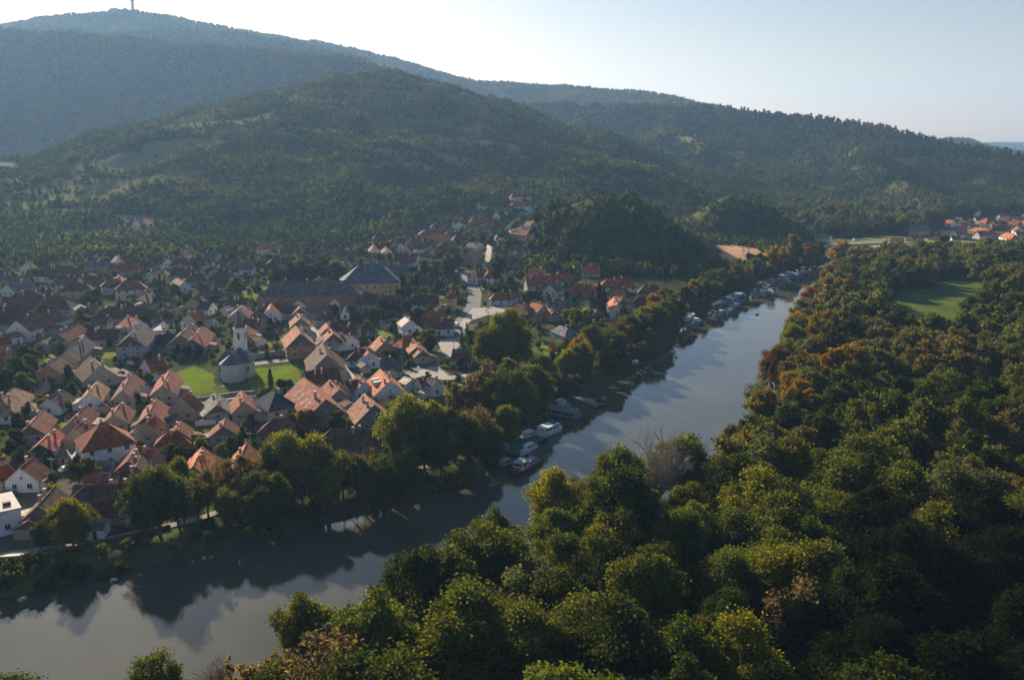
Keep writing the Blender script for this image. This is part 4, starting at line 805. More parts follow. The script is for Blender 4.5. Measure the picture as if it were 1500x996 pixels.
# church
cx_, cy_ = hit(336, 561, 0)[:2]; g = float(gz(cx_, cy_)); e = empty('church', (cx_, cy_, g)); e.scale = (.88, .92, 1.07); tag(e, 'stone church with a white belfry and dark pointed spire', 'church')
b = MB()
def octo(r, z, y0=0, n=5, a0=180, a1=360): return [(r * math.cos(R(a0 + (a1 - a0) * k / (n - 1))), y0 + r * math.sin(R(a0 + (a1 - a0) * k / (n - 1))), z) for k in range(n)]
def prism(b, foot, z0, z1, mi=0): n = len(foot); b.add([(x, y, z0) for x, y in foot] + [(x, y, z1) for x, y in foot], [(i, (i + 1) % n, n + (i + 1) % n, n + i) for i in range(n)] + [tuple(range(n, 2 * n))], mi)
ap = [(p[0], p[1]) for p in octo(4.9, 0, 4.6)]
foot = ap + [(4.9, 19), (-4.9, 19)]; prism(b, foot, -2, 6.2); prism(b, [(-7, 7), (7, 7), (7, 13.5), (-7, 13.5)], -2, 5.9)
wo_ = b.build('wall', WALL, e); wo_.color = (.50, .475, .42, 1)
SL1 = plain('church_slate', (.075, .083, .10), .5, .25, .8, spec=.6)
b = MB(); zr = 9.6; ap2 = [(p[0] * 1.08, p[1] - .1) for p in octo(4.9, 0, 4.6)]
n = len(ap2); vs = [(x, y, 6.15) for x, y in ap2] + [(0, 4.8, zr)]; b.add(vs, [(i, i + 1, n) for i in range(n - 1)])
for s in (1, -1): q = [(s * 5.3, 4.6, 6.15), (s * 5.3, 19.2, 6.15), (0, 19.2, zr), (0, 4.6, zr)]; b.add(q, [(0, 1, 2, 3) if s > 0 else (3, 2, 1, 0)])
for s in (1, -1):
    q = [(s * 7.4, 6.6, 5.85), (s * 7.4, 13.9, 5.85), (s * 4.4, 10.25, 9.3), (0, 10.25, 9.3), (0, 6.6, 5.85), (0, 13.9, 5.85)]
    b.add(q, [(0, 1, 2), (0, 2, 3, 4), (1, 5, 3, 2)] if s > 0 else [(2, 1, 0), (4, 3, 2, 0), (2, 3, 5, 1)])
b.tube((0, 4.8, zr), (0, 19, zr), .15, .15, 6); b.build('roof', SL1, e)
b = MB(); b.box(-2.2, 2.2, 15.6, 20, -2, 16.2); b.box(-2.4, 2.4, 15.4, 20.2, 16.2, 16.6); b.box(-2.35, 2.35, 15.45, 20.15, 11.0, 11.25); tw = b.build('tower', WALL, e); tw.color = (.78, .78, .76, 1)
for a, (x, y) in ((-math.pi / 2, (0, 15.6)), (0, (2.2, 17.8)), (math.pi, (-2.2, 17.8)), (math.pi / 2, (0, 20))):
    b = MB(); b.box(-.65, .65, -.06, .02, 0, 2.6, 0); b.box(-.5, .5, -.08, -.03, .12, 2.4, 1)
    b.lathe([(.65, -.06), (.65, .02)], 12, (0, 0), 0) if False else None
    b.build('belfry_window', [FRAME, WOODB], tw, loc=(x, y, 12.4), rz=a + math.pi / 2)
b = MB(); b.lathe([(2.7, 16.6), (2.1, 17.3), (1.4, 18.8), (.75, 20.8), (.12, 23.0)], 8, (0, 17.8)); sp_ = b.build('spire', SL1, tw)
b = MB(); b.tube((0, 17.8, 22.5), (0, 17.8, 24.3), .06, .05, 6); b.box(-.45, .45, 17.75, 17.85, 23.6, 23.7); b.lathe([(.02, 21.95), (.22, 22.1), (.22, 22.25), (.02, 22.4)], 8, (0, 17.8)); b.build('cross', FRAME, sp_)
for k, a in enumerate(()):
    r = 4.95; x, y = r * math.cos(R(a)) * .985, 4.6 + r * math.sin(R(a)) * .985; on_wall(WINT, 'window', e, x, y, 2.6, R(a))
for y in (16.0,): 
    on_wall(WINT, 'window', e, 4.9, y, 2.4, 0); on_wall(WINT, 'window', e, -4.9, y, 2.4, math.pi)
for s in (1, -1): on_wall(WINT, 'window', e, s * 6, 7, 2.4, -math.pi / 2); on_wall(WINT, 'window', e, s * 7, 10.2, 2.4, 0 if s > 0 else math.pi)
HOUSES.append(dict(o=e, x=cx_, y=cy_ + 8, r=12, w=14, hl=10, rz=0, rc='', wc='', px=336, py=520, kind='c', two=True, small=False, special='x', dist=330, L=20))

def _clear(x, y, m):
    for h in HOUSES:
        dx = x - h['x']; dy = y - h['y']; u = dx * math.cos(h['rz']) + dy * math.sin(h['rz']); v = -dx * math.sin(h['rz']) + dy * math.cos(h['rz'])
        if abs(u) < h['hl'] + m and abs(v) < h['w'] / 2 + m: return False
    return True
rh_ = np.random.RandomState(31)
def fill(poly, n, y0, y1, rcs, wcs, wmin, wmax, seeds):
    lo = poly.min(0); hi = poly.max(0); k = 0
    for i in range(6000):
        if k >= n: break
        x, y = rh_.uniform(lo[0], hi[0]), rh_.uniform(max(lo[1], y0), min(hi[1], y1))
        if poly_sd(np.array([x]), np.array([y]), poly)[0] > -7 or abs(x) > y * .60: continue
        w = rh_.uniform(wmin, wmax); Lh = w * rh_.uniform(1.1, 1.9)
        if not _clear(x, y, w * .5 + 3.5) or not all(np.min(np.hypot(Q[:, 0] - x, Q[:, 1] - y)) > wd / 2 + w * .7 for Q, wd in ROADS) or poly_sd(np.array([x]), np.array([y]), POLY)[0] < 14: continue
        a = rh_.normal(0, .3) + (math.pi / 2 if rh_.rand() < .45 else 0); eh = rh_.choice([2.7, 3.0, 3.4, 4.6], p=[.3, .35, .25, .1]); zt = float(gz(x, y)) + eh + .42 * w
        p = to_px(x - math.cos(a) * Lh / 2, y - math.sin(a) * Lh / 2, zt); q = to_px(x + math.cos(a) * Lh / 2, y + math.sin(a) * Lh / 2, zt)
        house(p[0], p[1], q[0], q[1], w, eh, 'h' if rh_.rand() < .4 else 'g', str(rh_.choice(list(rcs))), str(rh_.choice(list(wcs)))); k += 1
    return k
n1 = fill(VPOLY, 58, 470, 900, 'rrbbog', 'wwcnny', 7.5, 10.5, 1)
n1b = fill(VPOLY, 16, 900, 1250, 'rrbog', 'wwcn', 8, 11, 1)
EV = np.array([at_z(a, b, 9)[:2] for a, b in [(1385, 338), (1392, 318), (1520, 312), (1520, 345), (1450, 347)]])
n2 = fill(EV, 16, 700, 1500, 'orbpbo', 'wwcn', 8.5, 11, 1)
print('FILL', n1, n1b, n2)
# ------------------------------------------------------------------ trees one by one
HX = np.array([h['x'] for h in HOUSES]); HY = np.array([h['y'] for h in HOUSES]); HR = np.array([h['r'] for h in HOUSES]); HW = np.array([h['w'] / 2 for h in HOUSES]); HLn = np.array([h['hl'] for h in HOUSES]); HZ = np.array([h['rz'] for h in HOUSES])
def clear_of_houses(x, y, m):
    dx = x - HX; dy = y - HY; u = dx * np.cos(HZ) + dy * np.sin(HZ); v = -dx * np.sin(HZ) + dy * np.cos(HZ)
    return not np.any((np.abs(u) < HLn + m) & (np.abs(v) < HW + m))
def clear_of_roads(x, y, m=1.0):
    return all(np.min(np.hypot(Q[:, 0] - x, Q[:, 1] - y)) > w / 2 + m for Q, w in ROADS)
LAWNP = np.array([gxy(a, b) for a, b in [(250,536),(300,531),(440,526),(448,568),(372,578),(252,588)]])
DUSTP = [np.array([gxy(a, b) for a, b in P]) for P in ([(640,499),(678,494),(672,506),(660,524),(655,526),(646,512)], [(596,548),(618,541),(640,537),(660,551),(702,545),(702,552),(655,557),(600,554)], [(692,452),(740,448),(765,455),(752,461),(715,462),(690,470),(680,482),(668,480),(684,462)])]
# kind, top x, top y, height, hue, width factor
TL = """
near 740 458 24 yellow_green 1.05|near 722 478 20 olive 1.0|near 760 470 20 olive 1.0|airy 715 520 20 brown 1.1|airy 742 523 19 grey_green 1.1|airy 690 545 17 brown 1.0|airy 668 560 15 brown 1.0|airy 755 545 16 olive 1.0|near 785 540 15 olive 1.1
near 770 560 15 yellow_green 1.1|near 800 555 13 yellow_green 1.0|near 600 584 20 yellow_green 1.15|near 636 590 18 yellow_green 1.15|near 665 600 16 green 1.1|near 620 610 16 green 1.1|near 585 610 15 olive 1.0|near 645 630 13 green 1.1|near 690 610 14 green 1.1|near 715 625 12 green 1.1|airy 700 590 15 brown 1
column 545 655 11 golden 1.0|column 534 664 9 golden 1.0|near 420 640 16 yellow_green 1.1|near 450 642 16 yellow_green 1.1|near 395 655 13 olive 1.0|airy 475 655 14 grey_green 1.0|airy 500 662 13 olive 1.0|near 520 668 11 olive 1.0|airy 440 680 12 brown 1
airy 350 665 14 brown 1|airy 320 675 13 brown 1|near 225 688 16 green 1.15|near 205 700 14 green 1.1|near 255 695 13 olive 1.0|airy 285 690 14 olive .9|airy 265 700 13 grey_green 1|airy 300 690 12 brown .9|near 330 715 10 olive 1|near 375 690 12 green 1.1|near 405 695 12 green 1.1
near 480 690 11 yellow_green 1.1|near 555 690 12 olive 1.1|near 580 675 13 green 1.1|near 610 665 13 green 1.1|near 100 733 11 yellow_green 1.0|near 88 740 9 green 1|near 118 742 8 olive 1|near 55 765 7 green 1|mid 125 670 8 green 1|mid 112 668 7 dark_green 1.0
near 870 480 15 olive 1.1|near 845 490 14 golden 1.0|near 895 480 13 olive 1.1|near 855 505 13 yellow_green 1|near 830 515 12 yellow_green 1|near 885 508 11 green 1|small 925 503 7 golden 1|near 925 462 13 olive 1|near 945 450 13 yellow_green 1|near 965 447 12 olive 1|small 943 455 8 golden .9|near 908 475 13 rusty 1|near 975 455 11 olive 1.1|near 895 520 10 green 1
near 1000 445 11 green 1|near 1032 410 12 green 1.0|mid 1020 438 9 grey_green 1.1|conifer 878 415 16 blue_green 1.1|conifer 885 420 15 blue_green 1|conifer 868 425 13 blue_green 1|mid 845 455 8 olive 1|mid 862 462 6 green .8|near 1045 412 11 olive 1
mid 1060 395 12 grey_green 1.1|mid 1078 388 12 olive 1.1|mid 1095 392 12 rusty 1|mid 1108 380 13 yellow_green 1|mid 1120 388 12 golden 1|mid 1135 362 18 golden 1.0|mid 1145 370 15 olive 1|mid 1160 346 20 yellow_green 1.0|mid 1170 352 17 olive 1|mid 1183 363 12 orange 1.2|mid 1196 366 11 orange 1|mid 1204 362 10 golden 1|mid 1070 405 9 dark_green 1.1|mid 1130 392 9 dark_green 1.1
mid 1050 405 10 olive 1|mid 1088 402 9 brown 1|mid 1150 382 9 dark_green 1|mid 1170 380 8 dark_green 1.1
conifer 395 540 10 blue_green 1.0|bush 412 556 3.6 dark_green 1.3|bush 424 557 3.2 dark_green 1.3|mid 437 602 7 golden 1.2|mid 452 600 6.5 golden 1.2|mid 430 606 6 dark_green 1.2|mid 495 602 7 green 1.2|mid 485 612 6 dark_green 1.3|small 445 625 6 purple 1.3|small 437 622 5 purple 1.3|conifer 369 616 7 blue_green .9|small 355 625 5 dark_green 1.2
conifer 580 478 10 dark_green .8|mid 625 483 9 olive 1.2|mid 632 490 8 dark_green 1.2|conifer 584 436 9 blue_green .9|mid 596 440 8 dark_green 1|small 610 452 6 dark_green 1|mid 575 437 8 dark_green 1|column 684 472 9 green 1.1|column 676 480 8 green 1|mid 690 485 8 dark_green 1
mid 272 432 7 dark_green 1|conifer 258 470 8 dark_green .7|small 273 508 5 purple 1.4|small 258 505 5 purple 1.2|small 290 506 5 purple 1.4|small 216 515 5 purple 1|small 200 520 5 rusty 1.0|mid 212 462 5 dark_green 1.2|mid 350 406 12 green 1.2|mid 340 412 9 green 1
mid 35 505 11 dark_green 1.2|mid 20 525 11 dark_green 1.2|mid 45 520 9 grey_green 1|mid 10 540 10 dark_green 1.1|mid 30 545 9 green 1|mid 90 500 5 grey_green 1.2|mid 100 535 6 dark_green 1|mid 105 560 6 dark_green 1|small 100 585 4 bright_green 1|small 160 588 3.5 yellow_green 1.2
mid 25 605 8 dark_green 1|mid 40 590 6 dark_green 1|mid 22 630 7 dark_green 1|mid 60 585 5 olive 1|mid 30 655 6 dark_green 1.1|mid 15 645 6 dark_green 1|small 60 655 4 grey_green 1|mid 70 660 5 dark_green 1
mid 205 645 4.5 green 1.3|mid 252 650 5 green 1.3|mid 262 655 5 dark_green 1.3|mid 240 658 4.5 dark_green 1.3|mid 280 655 5 dark_green 1.2|mid 325 650 5 olive 1.2|near 265 672 10 olive 1|mid 200 575 5 dark_green 1.2
mid 420 385 14 dark_green 1.2|mid 436 383 15 dark_green 1.2|mid 455 388 12 grey_green 1.1|mid 475 380 15 dark_green 1.2|mid 490 384 14 grey_green 1.2|mid 405 388 13 dark_green 1|mid 500 390 12 dark_green 1|mid 620 380 14 grey_green 1.2|mid 640 384 14 olive 1.2|mid 655 378 13 dark_green 1.1|mid 605 392 10 dark_green 1.3|mid 590 405 9 dark_green 1.3|mid 668 372 11 dark_green 1.1|mid 610 400 9 green 1.2
conifer 400 380 16 dark_green .8|conifer 233 400 14 blue_green .8|conifer 240 405 12 blue_green .8|mid 730 375 15 dark_green 1|mid 725 385 13 dark_green 1|mid 745 405 7 green 1|mid 780 380 8 yellow_green 1|mid 773 388 8 green 1|mid 800 385 9 green 1|mid 815 380 9 grey_green 1|mid 760 395 8 green 1|mid 830 395 8 dark_green 1
mid 765 312 9 bright_green 1|mid 775 318 9 bright_green 1|mid 755 322 9 bright_green 1|mid 785 312 9 green 1|mid 690 345 10 green 1.2|mid 705 340 11 dark_green 1.2|mid 720 345 10 dark_green 1.2|mid 735 335 9 green 1.1|mid 745 352 9 dark_green 1
mid 1236 355 22 golden 1.1|column 1241 356 21 dark_green 1.1|mid 1228 368 16 golden 1.1|mid 1250 366 16 yellow_green 1|mid 1222 376 14 orange 1.1|mid 1262 372 13 olive 1
airy 1168 396 16 brown 1|bare 1150 440 13 brown 1|bare 988 616 24 brown 1.0|bare 968 650 19 brown .9|airy 1060 570 15 grey_green 1.1|airy 1045 580 14 grey_green 1|column 1108 542 17 brown .8|column 1103 548 15 rusty .8|near 1120 525 15 rusty 1.25|near 1140 515 15 rusty 1.1|near 1160 548 12 golden 1.1
near 1130 490 15 yellow_green 1.1|near 1150 470 15 golden 1.1|near 1145 500 14 yellow_green 1.1|near 1166 430 15 orange 1.15|near 1175 462 14 olive 1.1|near 1135 455 14 yellow_green 1.1|near 1125 505 13 yellow_green 1|near 1185 570 12 golden 1|near 1170 555 13 golden 1|airy 1270 505 15 rusty 1|airy 1295 515 14 rusty 1
column 1305 425 13 grey_green 1.6|bare 40 985 9 brown 1|bare 15 990 8 rusty 1|column 335 960 11 golden .9|small 362 975 7 golden 1
"""
for ln in TL.strip().split('\n'):
    for it in ln.split('|'):
        q = it.split(); k = q[0]; hue = q[4].replace('_', ' ')
        vt = k in ('mid', 'small') and float(q[1]) < 835 and float(q[2]) < 665
        plant_top(k, float(q[1]), float(q[2]), float(q[3]), hue, wide=float(q[5]), noun='garden_tree' if vt else None, cat='garden tree' if vt else None, group=None)
def zone_group(px, py):
    return 'trees of the right bank wood' if px > 700 else 'trees of the village'
# trees filling the left bank between path and water, and the gardens
rs = np.random.RandomState(11)
PX = np.array([[e.location.x, e.location.y] for e, *_ in TREES])
def far_enough(x, y, d):
    return np.min(np.hypot(PX[:, 0] - x, PX[:, 1] - y)) > d
n = 0
for i in range(9000):
    if n > 60: break
    y = rs.uniform(150, 700); xl = np.interp(y, LBy, LBx)
    o_ = rs.uniform(2.0, 12) if y < 430 else rs.uniform(2, 14); x = xl - o_ 
    px, py = to_px(x, y, 3)
    if not (-40 < px < 1260 and py < 900) or (px < 150): continue
    if poly_sd(np.array([x]), np.array([y]), POLY)[0] < 2.0 or not far_enough(x, y, 4.5) or not clear_of_houses(x, y, 2): continue
    hue = rs.choice(['green', 'dark green', 'olive', 'green', 'brown', 'grey green', 'yellow green']) if y < 420 else rs.choice(['olive', 'yellow green', 'dark green', 'brown', 'golden'])
    h = rs.uniform(8.5, 14); plant('near' if y < 330 else 'mid', x, y, h, hue, wide=rs.uniform(1.0, 1.25)); PX = np.vstack([PX, [x, y]]); n += 1
n = 0
for i in range(4000):                        # bushes on the bank slope
    if n > 95: break
    y = rs.uniform(150, 420); xl = np.interp(y, LBy, LBx); x = xl - rs.uniform(.5, 17); px, py = to_px(x, y, 2)
    if not (-30 < px < 900 and py < 920): continue
    if px > 170 and rs.rand() < .5: continue
    s_ = poly_sd(np.array([x]), np.array([y]), POLY)[0]
    if s_ < .6 or not far_enough(x, y, 2.4) or not clear_of_houses(x, y, 1) or not clear_of_roads(x, y, 1.2): continue
    plant('bush', x, y, rs.uniform(1.8, 3.8), rs.choice(['dark green', 'dark green', 'olive', 'green', 'yellow green' if px > 130 else 'dark green']), wide=rs.uniform(1, 1.4)); PX = np.vstack([PX, [x, y]]); n += 1
n = 0
DBL = [poly_sd]
for i in range(30000):                       # gardens
    if n > 270: break
    px = rs.uniform(-10, 1010); py = 300 + 480 * rs.rand() ** 1.5
    if px > 560 and py > 560: continue
    x, y = gxy(px, py)
    if poly_sd(np.array([x]), np.array([y]), VPOLY)[0] > -3 or poly_sd(np.array([x]), np.array([y]), LAWNP)[0] < 1.5: continue
    if poly_sd(np.array([x]), np.array([y]), POLY)[0] < 3: continue
    if any(poly_sd(np.array([x]), np.array([y]), P)[0] < 2 for P in DUSTP): continue
    d = 5.0 if y < 430 else 6.5
    if not far_enough(x, y, d) or not clear_of_houses(x, y, 2.0) or not clear_of_roads(x, y, 1.8): continue
    h = rs.uniform(3, 5.2) if y < 420 else rs.uniform(4, 8.5) if y < 560 else rs.uniform(6, 10)
    hue = rs.choice(['dark green', 'dark green', 'dark green', 'green', 'olive', 'grey green', 'rusty', 'brown', 'yellow green', 'blue green'] if y < 500 else ['dark green', 'green', 'olive', 'dark green', 'grey green'])
    plant('small' if h < 5.5 else 'far', x, y, h, hue, wide=rs.uniform(1.0, 1.35), noun='garden_tree', cat='garden tree'); PX = np.vstack([PX, [x, y]]); n += 1
XX, YY, _ = jgrid(-560, 520, 215, 1250, 5.4, 77); rs2 = np.random.RandomState(4); kk = (poly_sd(XX, YY, VPOLY) < -2) & in_view(XX, YY) & (poly_sd(XX, YY, POLY) > 5) & (poly_sd(XX, YY, LAWNP) > 2) & (YY > 220)
XX = XX[kk]; YY = YY[kk]; ok = []
for a, b_ in zip(XX, YY):
    ok.append(rs2.rand() < np.interp(b_, [220, 430, 520, 640, 900], [.42, .46, .42, .45, .7]) and far_enough(a, b_, 2.8) and clear_of_houses(a, b_, 1.6) and clear_of_roads(a, b_, 1.5) and all(poly_sd(np.array([a]), np.array([b_]), P)[0] > 2 for P in DUSTP))
ok = np.array(ok); XX = XX[ok]; YY = YY[ok]
scatter('garden_greenery', np.stack([XX, YY], -1), gz(XX, YY) - .2, rs2.uniform(.22, .6, len(XX)) * np.interp(YY, [300, 430, 700, 1000], [.75, .85, 1.0, 1.2]), SC, 'dense dark shrubs filling the gardens between the houses', pick=rs2.randint(0, 3, len(XX)), hue=np.clip(rs2.normal(.10, .15, len(XX)), 0, .5))
VV = np.zeros(GX.shape, np.float32); VV[TERRAIN_NM] = sm(4, -4, poly_sd(GX[TERRAIN_NM], GY[TERRAIN_NM], VPOLY)) ; TERRAIN_VA.data.foreach_set('value', VV.ravel().astype(np.float32))
# right bank wood
BARE = hit(988, 616, 23)
X, Y, _r = jgrid(-120, 1150, 60, 1180, 9.9, 21); rs = np.random.RandomState(8)
sdv = poly_sd(X, Y, POLY); right = X > np.interp(Y, RBy, RBx) - 2
right &= ~((Y < 200) & (X < np.interp(Y, RBy, RBx)))
dn = np.where(sdv < 900, sdv, 900)
keep = right & in_view(X, Y, 1.06) & (sdv > 2.2) & (poly_sd(X, Y, MEADOW) > (fbm(X / 14, Y / 14, 2) - .47) * 36) & (poly_sd(X, Y, EPOLY) > 2) & (gz(X, Y) < 9.5)
fieldP = np.array([gxy(a, b) for a, b in [(1200,374),(1215,350),(1290,344),(1400,350),(1510,360),(1510,376),(1300,376),(1235,384)]])
keep &= poly_sd(X, Y, fieldP) > 3
X = X[keep]; Y = Y[keep]; SD = sdv[keep]
# pixel row of each, to leave out those whose crown is wholly below the frame
pp = [to_px(a, b, 14) for a, b in zip(X, Y)]; PXx = np.array([a for a, b in pp]); PYy = np.array([b for a, b in pp])
k = (PYy < 1090) & (PXx > -60) & (PXx < 1560); X = X[k]; Y = Y[k]; SD = SD[k]; PXx = PXx[k]; PYy = PYy[k]
near_d = np.array([np.min(np.hypot(PX[:, 0] - a, PX[:, 1] - b)) for a, b in zip(X, Y)]); k = (near_d > 6.5) & (np.hypot(X - BARE[0], Y - BARE[1] + 6) > 11); X = X[k]; Y = Y[k]; SD = SD[k]; PXx = PXx[k]; PYy = PYy[k]
NIND = 300 - sum(1 for t_ in TREES if t_[0].name.startswith('broadleaf'))
NIND = max(120, NIND); order = np.argsort(np.hypot(X, Y)); ind = order[:NIND]; rest = order[NIND:]
for j in ind:
    x, y, px, py = X[j], Y[j], PXx[j], PYy[j]; r = rs.rand()
    lobe = fbm(x / 22, y / 22, 2)
    if px > 1150 + (996 - py) * .5 and py > 770: hue = rs.choice(['shade darkened green', 'shade darkened green', 'shade darkened green', 'dark green', 'shade darkened green', 'olive'], p=[.3, .25, .2, .17, .05, .03])  # shadow over the lower right wood is put into the leaf hue
    elif SD[j] < 9 and px < 760: hue = rs.choice(['olive', 'green', 'yellow green', 'golden', 'grey green', 'rusty'], p=[.34, .28, .22, .02, .1, .04])
    else: hue = rs.choice(['green', 'olive', 'yellow green', 'dark green', 'grey green', 'brown', 'bright green'], p=[.32, .24, .14, .12, .08, .04, .06])
    h = rs.uniform(14.5, 20.5) + (lobe - .5) * 11
    if SD[j] < 5: h *= .85
    kd = 'airy' if hue == 'brown' or (hue == 'grey green' and rs.rand() < .4) else 'near'
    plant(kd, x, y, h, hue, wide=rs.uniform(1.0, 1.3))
x = X[rest]; y = Y[rest]; sd2 = SD[rest]; n = len(x)
patchn = fbm(x / 45 + 5, y / 45, 3)
hue = np.clip(.31 + (patchn - .5) * 1.3 + rs.normal(0, .13, n), 0, .72)
bank = (sd2 < 26) & (y > 210); hue = np.where(bank & (rs.rand(n) < .45), rs.uniform(.55, .93, n), hue)
S = rs.uniform(.9, 1.45, n) * (.8 + .5 * fbm(x / 40, y / 40, 2)); S = np.where((y > 700) & (rs.rand(n) < .3), S * .7, S)
dist = np.hypot(x, y); pick = np.where(dist < 420, rs.randint(0, 4, n), rs.randint(4, 7, n))
scatter('riverside_wood', np.stack([x, y], -1), gz(x, y) - .2, S, WC, 'mixed autumn wood filling the flat right bank of the river', pick=pick, hue=hue)
print('TREES', len(TREES), 'right wood', len(X))
# ------------------------------------------------------------------ boats
BOATS = []
def paint(name, c, rough=.7): return plain('paint_' + name, c, rough, .12, 1.2, spec=.25)
WHITE = paint('white', (.74, .75, .76)); DARK = paint('dark', (.035, .038, .045)); BLUE = paint('blue', (.05, .12, .28)); RED = paint('red', (.42, .05, .03)); GREENP = paint('green', (.06, .11, .085)); RUST = plain('rust', (.25, .125, .08), .85, .4, .8); TANP = paint('tan', (.45, .36, .26)); GREYP = paint('grey', (.26, .28, .30)); DECK = plain('deck', (.30, .25, .20), .8, .3, 1.5)
def hull(L, W, H, sharp=.45, stern=.8, zb=-.35, mi=0):
    b = MB(); secs = []
    for f in (0, .08, .3, .55, .75, .88, .96, 1.0):
        w = W / 2 * (stern + (1 - stern) * min(1, f / .3)) if f < .55 else W / 2 * max(.02, 1 - ((f - .55) / .45) ** (1.6 + sharp)); x = -L / 2 + f * L; z = H * (1 + .35 * max(0, f - .5) ** 1.5)
        secs.append([(x, -w, z), (x, -w * .93, z * .35), (x - (.04 * L * (f > .9)), -w * .55, zb), (x - (.04 * L * (f > .9)), w * .55, zb), (x, w * .93, z * .35), (x, w, z)])
    b.loft(secs, mi)
    for s in (-1, 1):                        # gunwale rail
        for a, c in zip(secs, secs[1:]): p, q = (a[0], c[0]) if s < 0 else (a[5], c[5]); b.tube((p[0], p[1], p[2] + .04), (q[0], q[1], q[2] + .04), .06, .06, 5, 1)
    return b
def strip_windows(b, x0, x1, y, z0, z1, n, mi, s):
    for k in range(n):
        a = x0 + (x1 - x0) * (k + .15) / n; c = x0 + (x1 - x0) * (k + .85) / n; b.box(a, c, y - .02 if s > 0 else y - .03, y + .03 if s > 0 else y + .02, z0, z1, mi)
def place(name, cat, label, p, q, group=None, z=0):
    A = at_z(p[0], p[1], z); B = at_z(q[0], q[1], z); c = (A + B) / 2; e = empty(name, (c[0], c[1], z), math.atan2(B[1] - A[1], B[0] - A[0])); tag(e, label, cat, group)
    BOATS.append((e, (p[0] + q[0]) / 2, (p[1] + q[1]) / 2)); return e, float(np.hypot(*(B - A)[:2]))
def cruiser(p, q, label, hm, cm=None, W=None, cab=(.28, .68), group=None, size=1.0, canopy=None):
    e, L_ = place('motorboat', 'boat', label, p, q, group); L_ = min(max(L_, 4.5), 13); W = W or L_ * .31; H = .085 * L_ + .25
    hull(L_, W, H).build('hull', [hm, GREYP], e)
    b = MB(); b.box(-L_ * .42, L_ * .30, -W * .36, W * .36, H * .98, H + .04); b.build('deck', DECK, e)
    x0, x1 = -L_ / 2 + cab[0] * L_, -L_ / 2 + cab[1] * L_; h = 1.25; w = W * .36
    b = MB(); b.add([(x0, -w, H), (x1 + .5, -w * .85, H), (x1 + .5, w * .85, H), (x0, w, H), (x0 + .1, -w * .92, H + h), (x1 - .3, -w * .8, H + h), (x1 - .3, w * .8, H + h), (x0 + .1, w * .92, H + h)], [(4, 5, 6, 7), (0, 1, 5, 4), (1, 2, 6, 5), (2, 3, 7, 6), (3, 0, 4, 7)], 0)
    for s in (-1, 1):
        for k in range(3): a = x0 + .35 + (x1 - x0 - .5) * k / 3; y = s * w * .985; b.box(a, a + (x1 - x0) * .22, y - .05, y + .05, H + .55, H + 1.0, 1)
    b.build('cabin', [cm or WHITE, GLASS], e)
    b = MB(); b.box(x0 - .25, x1 + .05, -w * 1.05, w * 1.05, H + h + .01, H + h + .11); b.build('roof', canopy or cm or WHITE, e)
    if L_ > 6: b = MB(); b.tube((x1 - .4, 0, H + h + .1), (x1 - .6, 0, H + h + 1.1), .04, .02, 5); b.build('mast', GREYP, e)
    return e
# ferry raft
e, L_ = place('ferry_raft', 'ferry', 'rusty flat ferry raft lying across the river below the trees', (834, 580), (880, 596)); L_ = 15
b = MB(); b.box(-L_/2, L_/2, -2.3, 2.3, -.3, .55); b.add([(L_/2, -2.3, -.3), (L_/2, 2.3, -.3), (L_/2 + 1.6, 2.1, .75), (L_/2 + 1.6, -2.1, .75), (L_/2, -2.3, .55), (L_/2, 2.3, .55)], [(0, 3, 2, 1), (4, 3, 0), (1, 2, 5), (3, 4, 5, 2)]); b.build('hull', RUST, e)
b = MB(); b.box(-L_/2 + .3, L_/2 - .2, -1.9, 1.9, .552, .62); b.build('deck', DECK, e)
for s in (-1, 1):
    b = MB(); [b.tube((x, s * 2.15, .5), (x, s * 2.15, 1.6), .05, .05, 5) for x in np.linspace(-L_/2 + .4, L_/2 - .6, 8)]; b.tube((-L_/2 + .4, s * 2.15, 1.6), (L_/2 - .6, s * 2.15, 1.6), .05, .05, 5); b.tube((-L_/2 + .4, s * 2.15, 1.1), (L_/2 - .6, s * 2.15, 1.1), .04, .04, 5); b.build('railing', RUST, e)
for x in (-L_/2 + 1.2, L_/2 - 2.4): b = MB(); b.box(x, x + 1.1, 1.0, 2.0, .62, 1.9); b.box(x - .1, x + 1.2, .9, 2.1, 1.9, 2.0); b.build('winch_box', DARK, e)
# houseboat with long grey roof
e, L_ = place('houseboat', 'houseboat', 'grey floating boathouse with a long low ridged roof', (808, 606), (846, 613)); L_ = 11.5
b = MB(); b.box(-L_/2 - .4, L_/2 + .4, -2.9, 2.9, -.3, .45); b.build('pontoon', DARK, e); b = MB(); b.box(-L_/2, L_/2, -2.5, 2.5, .45, 2.7); strip_windows(b, -L_/2 + .5, L_/2 - .5, -2.5, 1.4, 2.1, 6, 1, -1); b.build('wall', [GREYP, GLASS], e)
b = MB(); b.add([(-L_/2 - .4, -2.9, 2.62), (L_/2 + .4, -2.9, 2.62), (L_/2 + .4, 2.9, 2.62), (-L_/2 - .4, 2.9, 2.62), (-L_/2 - .4, 0, 3.7), (L_/2 + .4, 0, 3.7)], [(0, 1, 5, 4), (2, 3, 4, 5), (1, 2, 5), (3, 0, 4), (3, 2, 1, 0)]); b.build('roof', plain('sheet_roof', (.16, .17, .19), .5, .15, .6), e)
cruiser((810, 598), (830, 590), 'small white boat tucked behind the grey floating boathouse', WHITE, W=2.6)
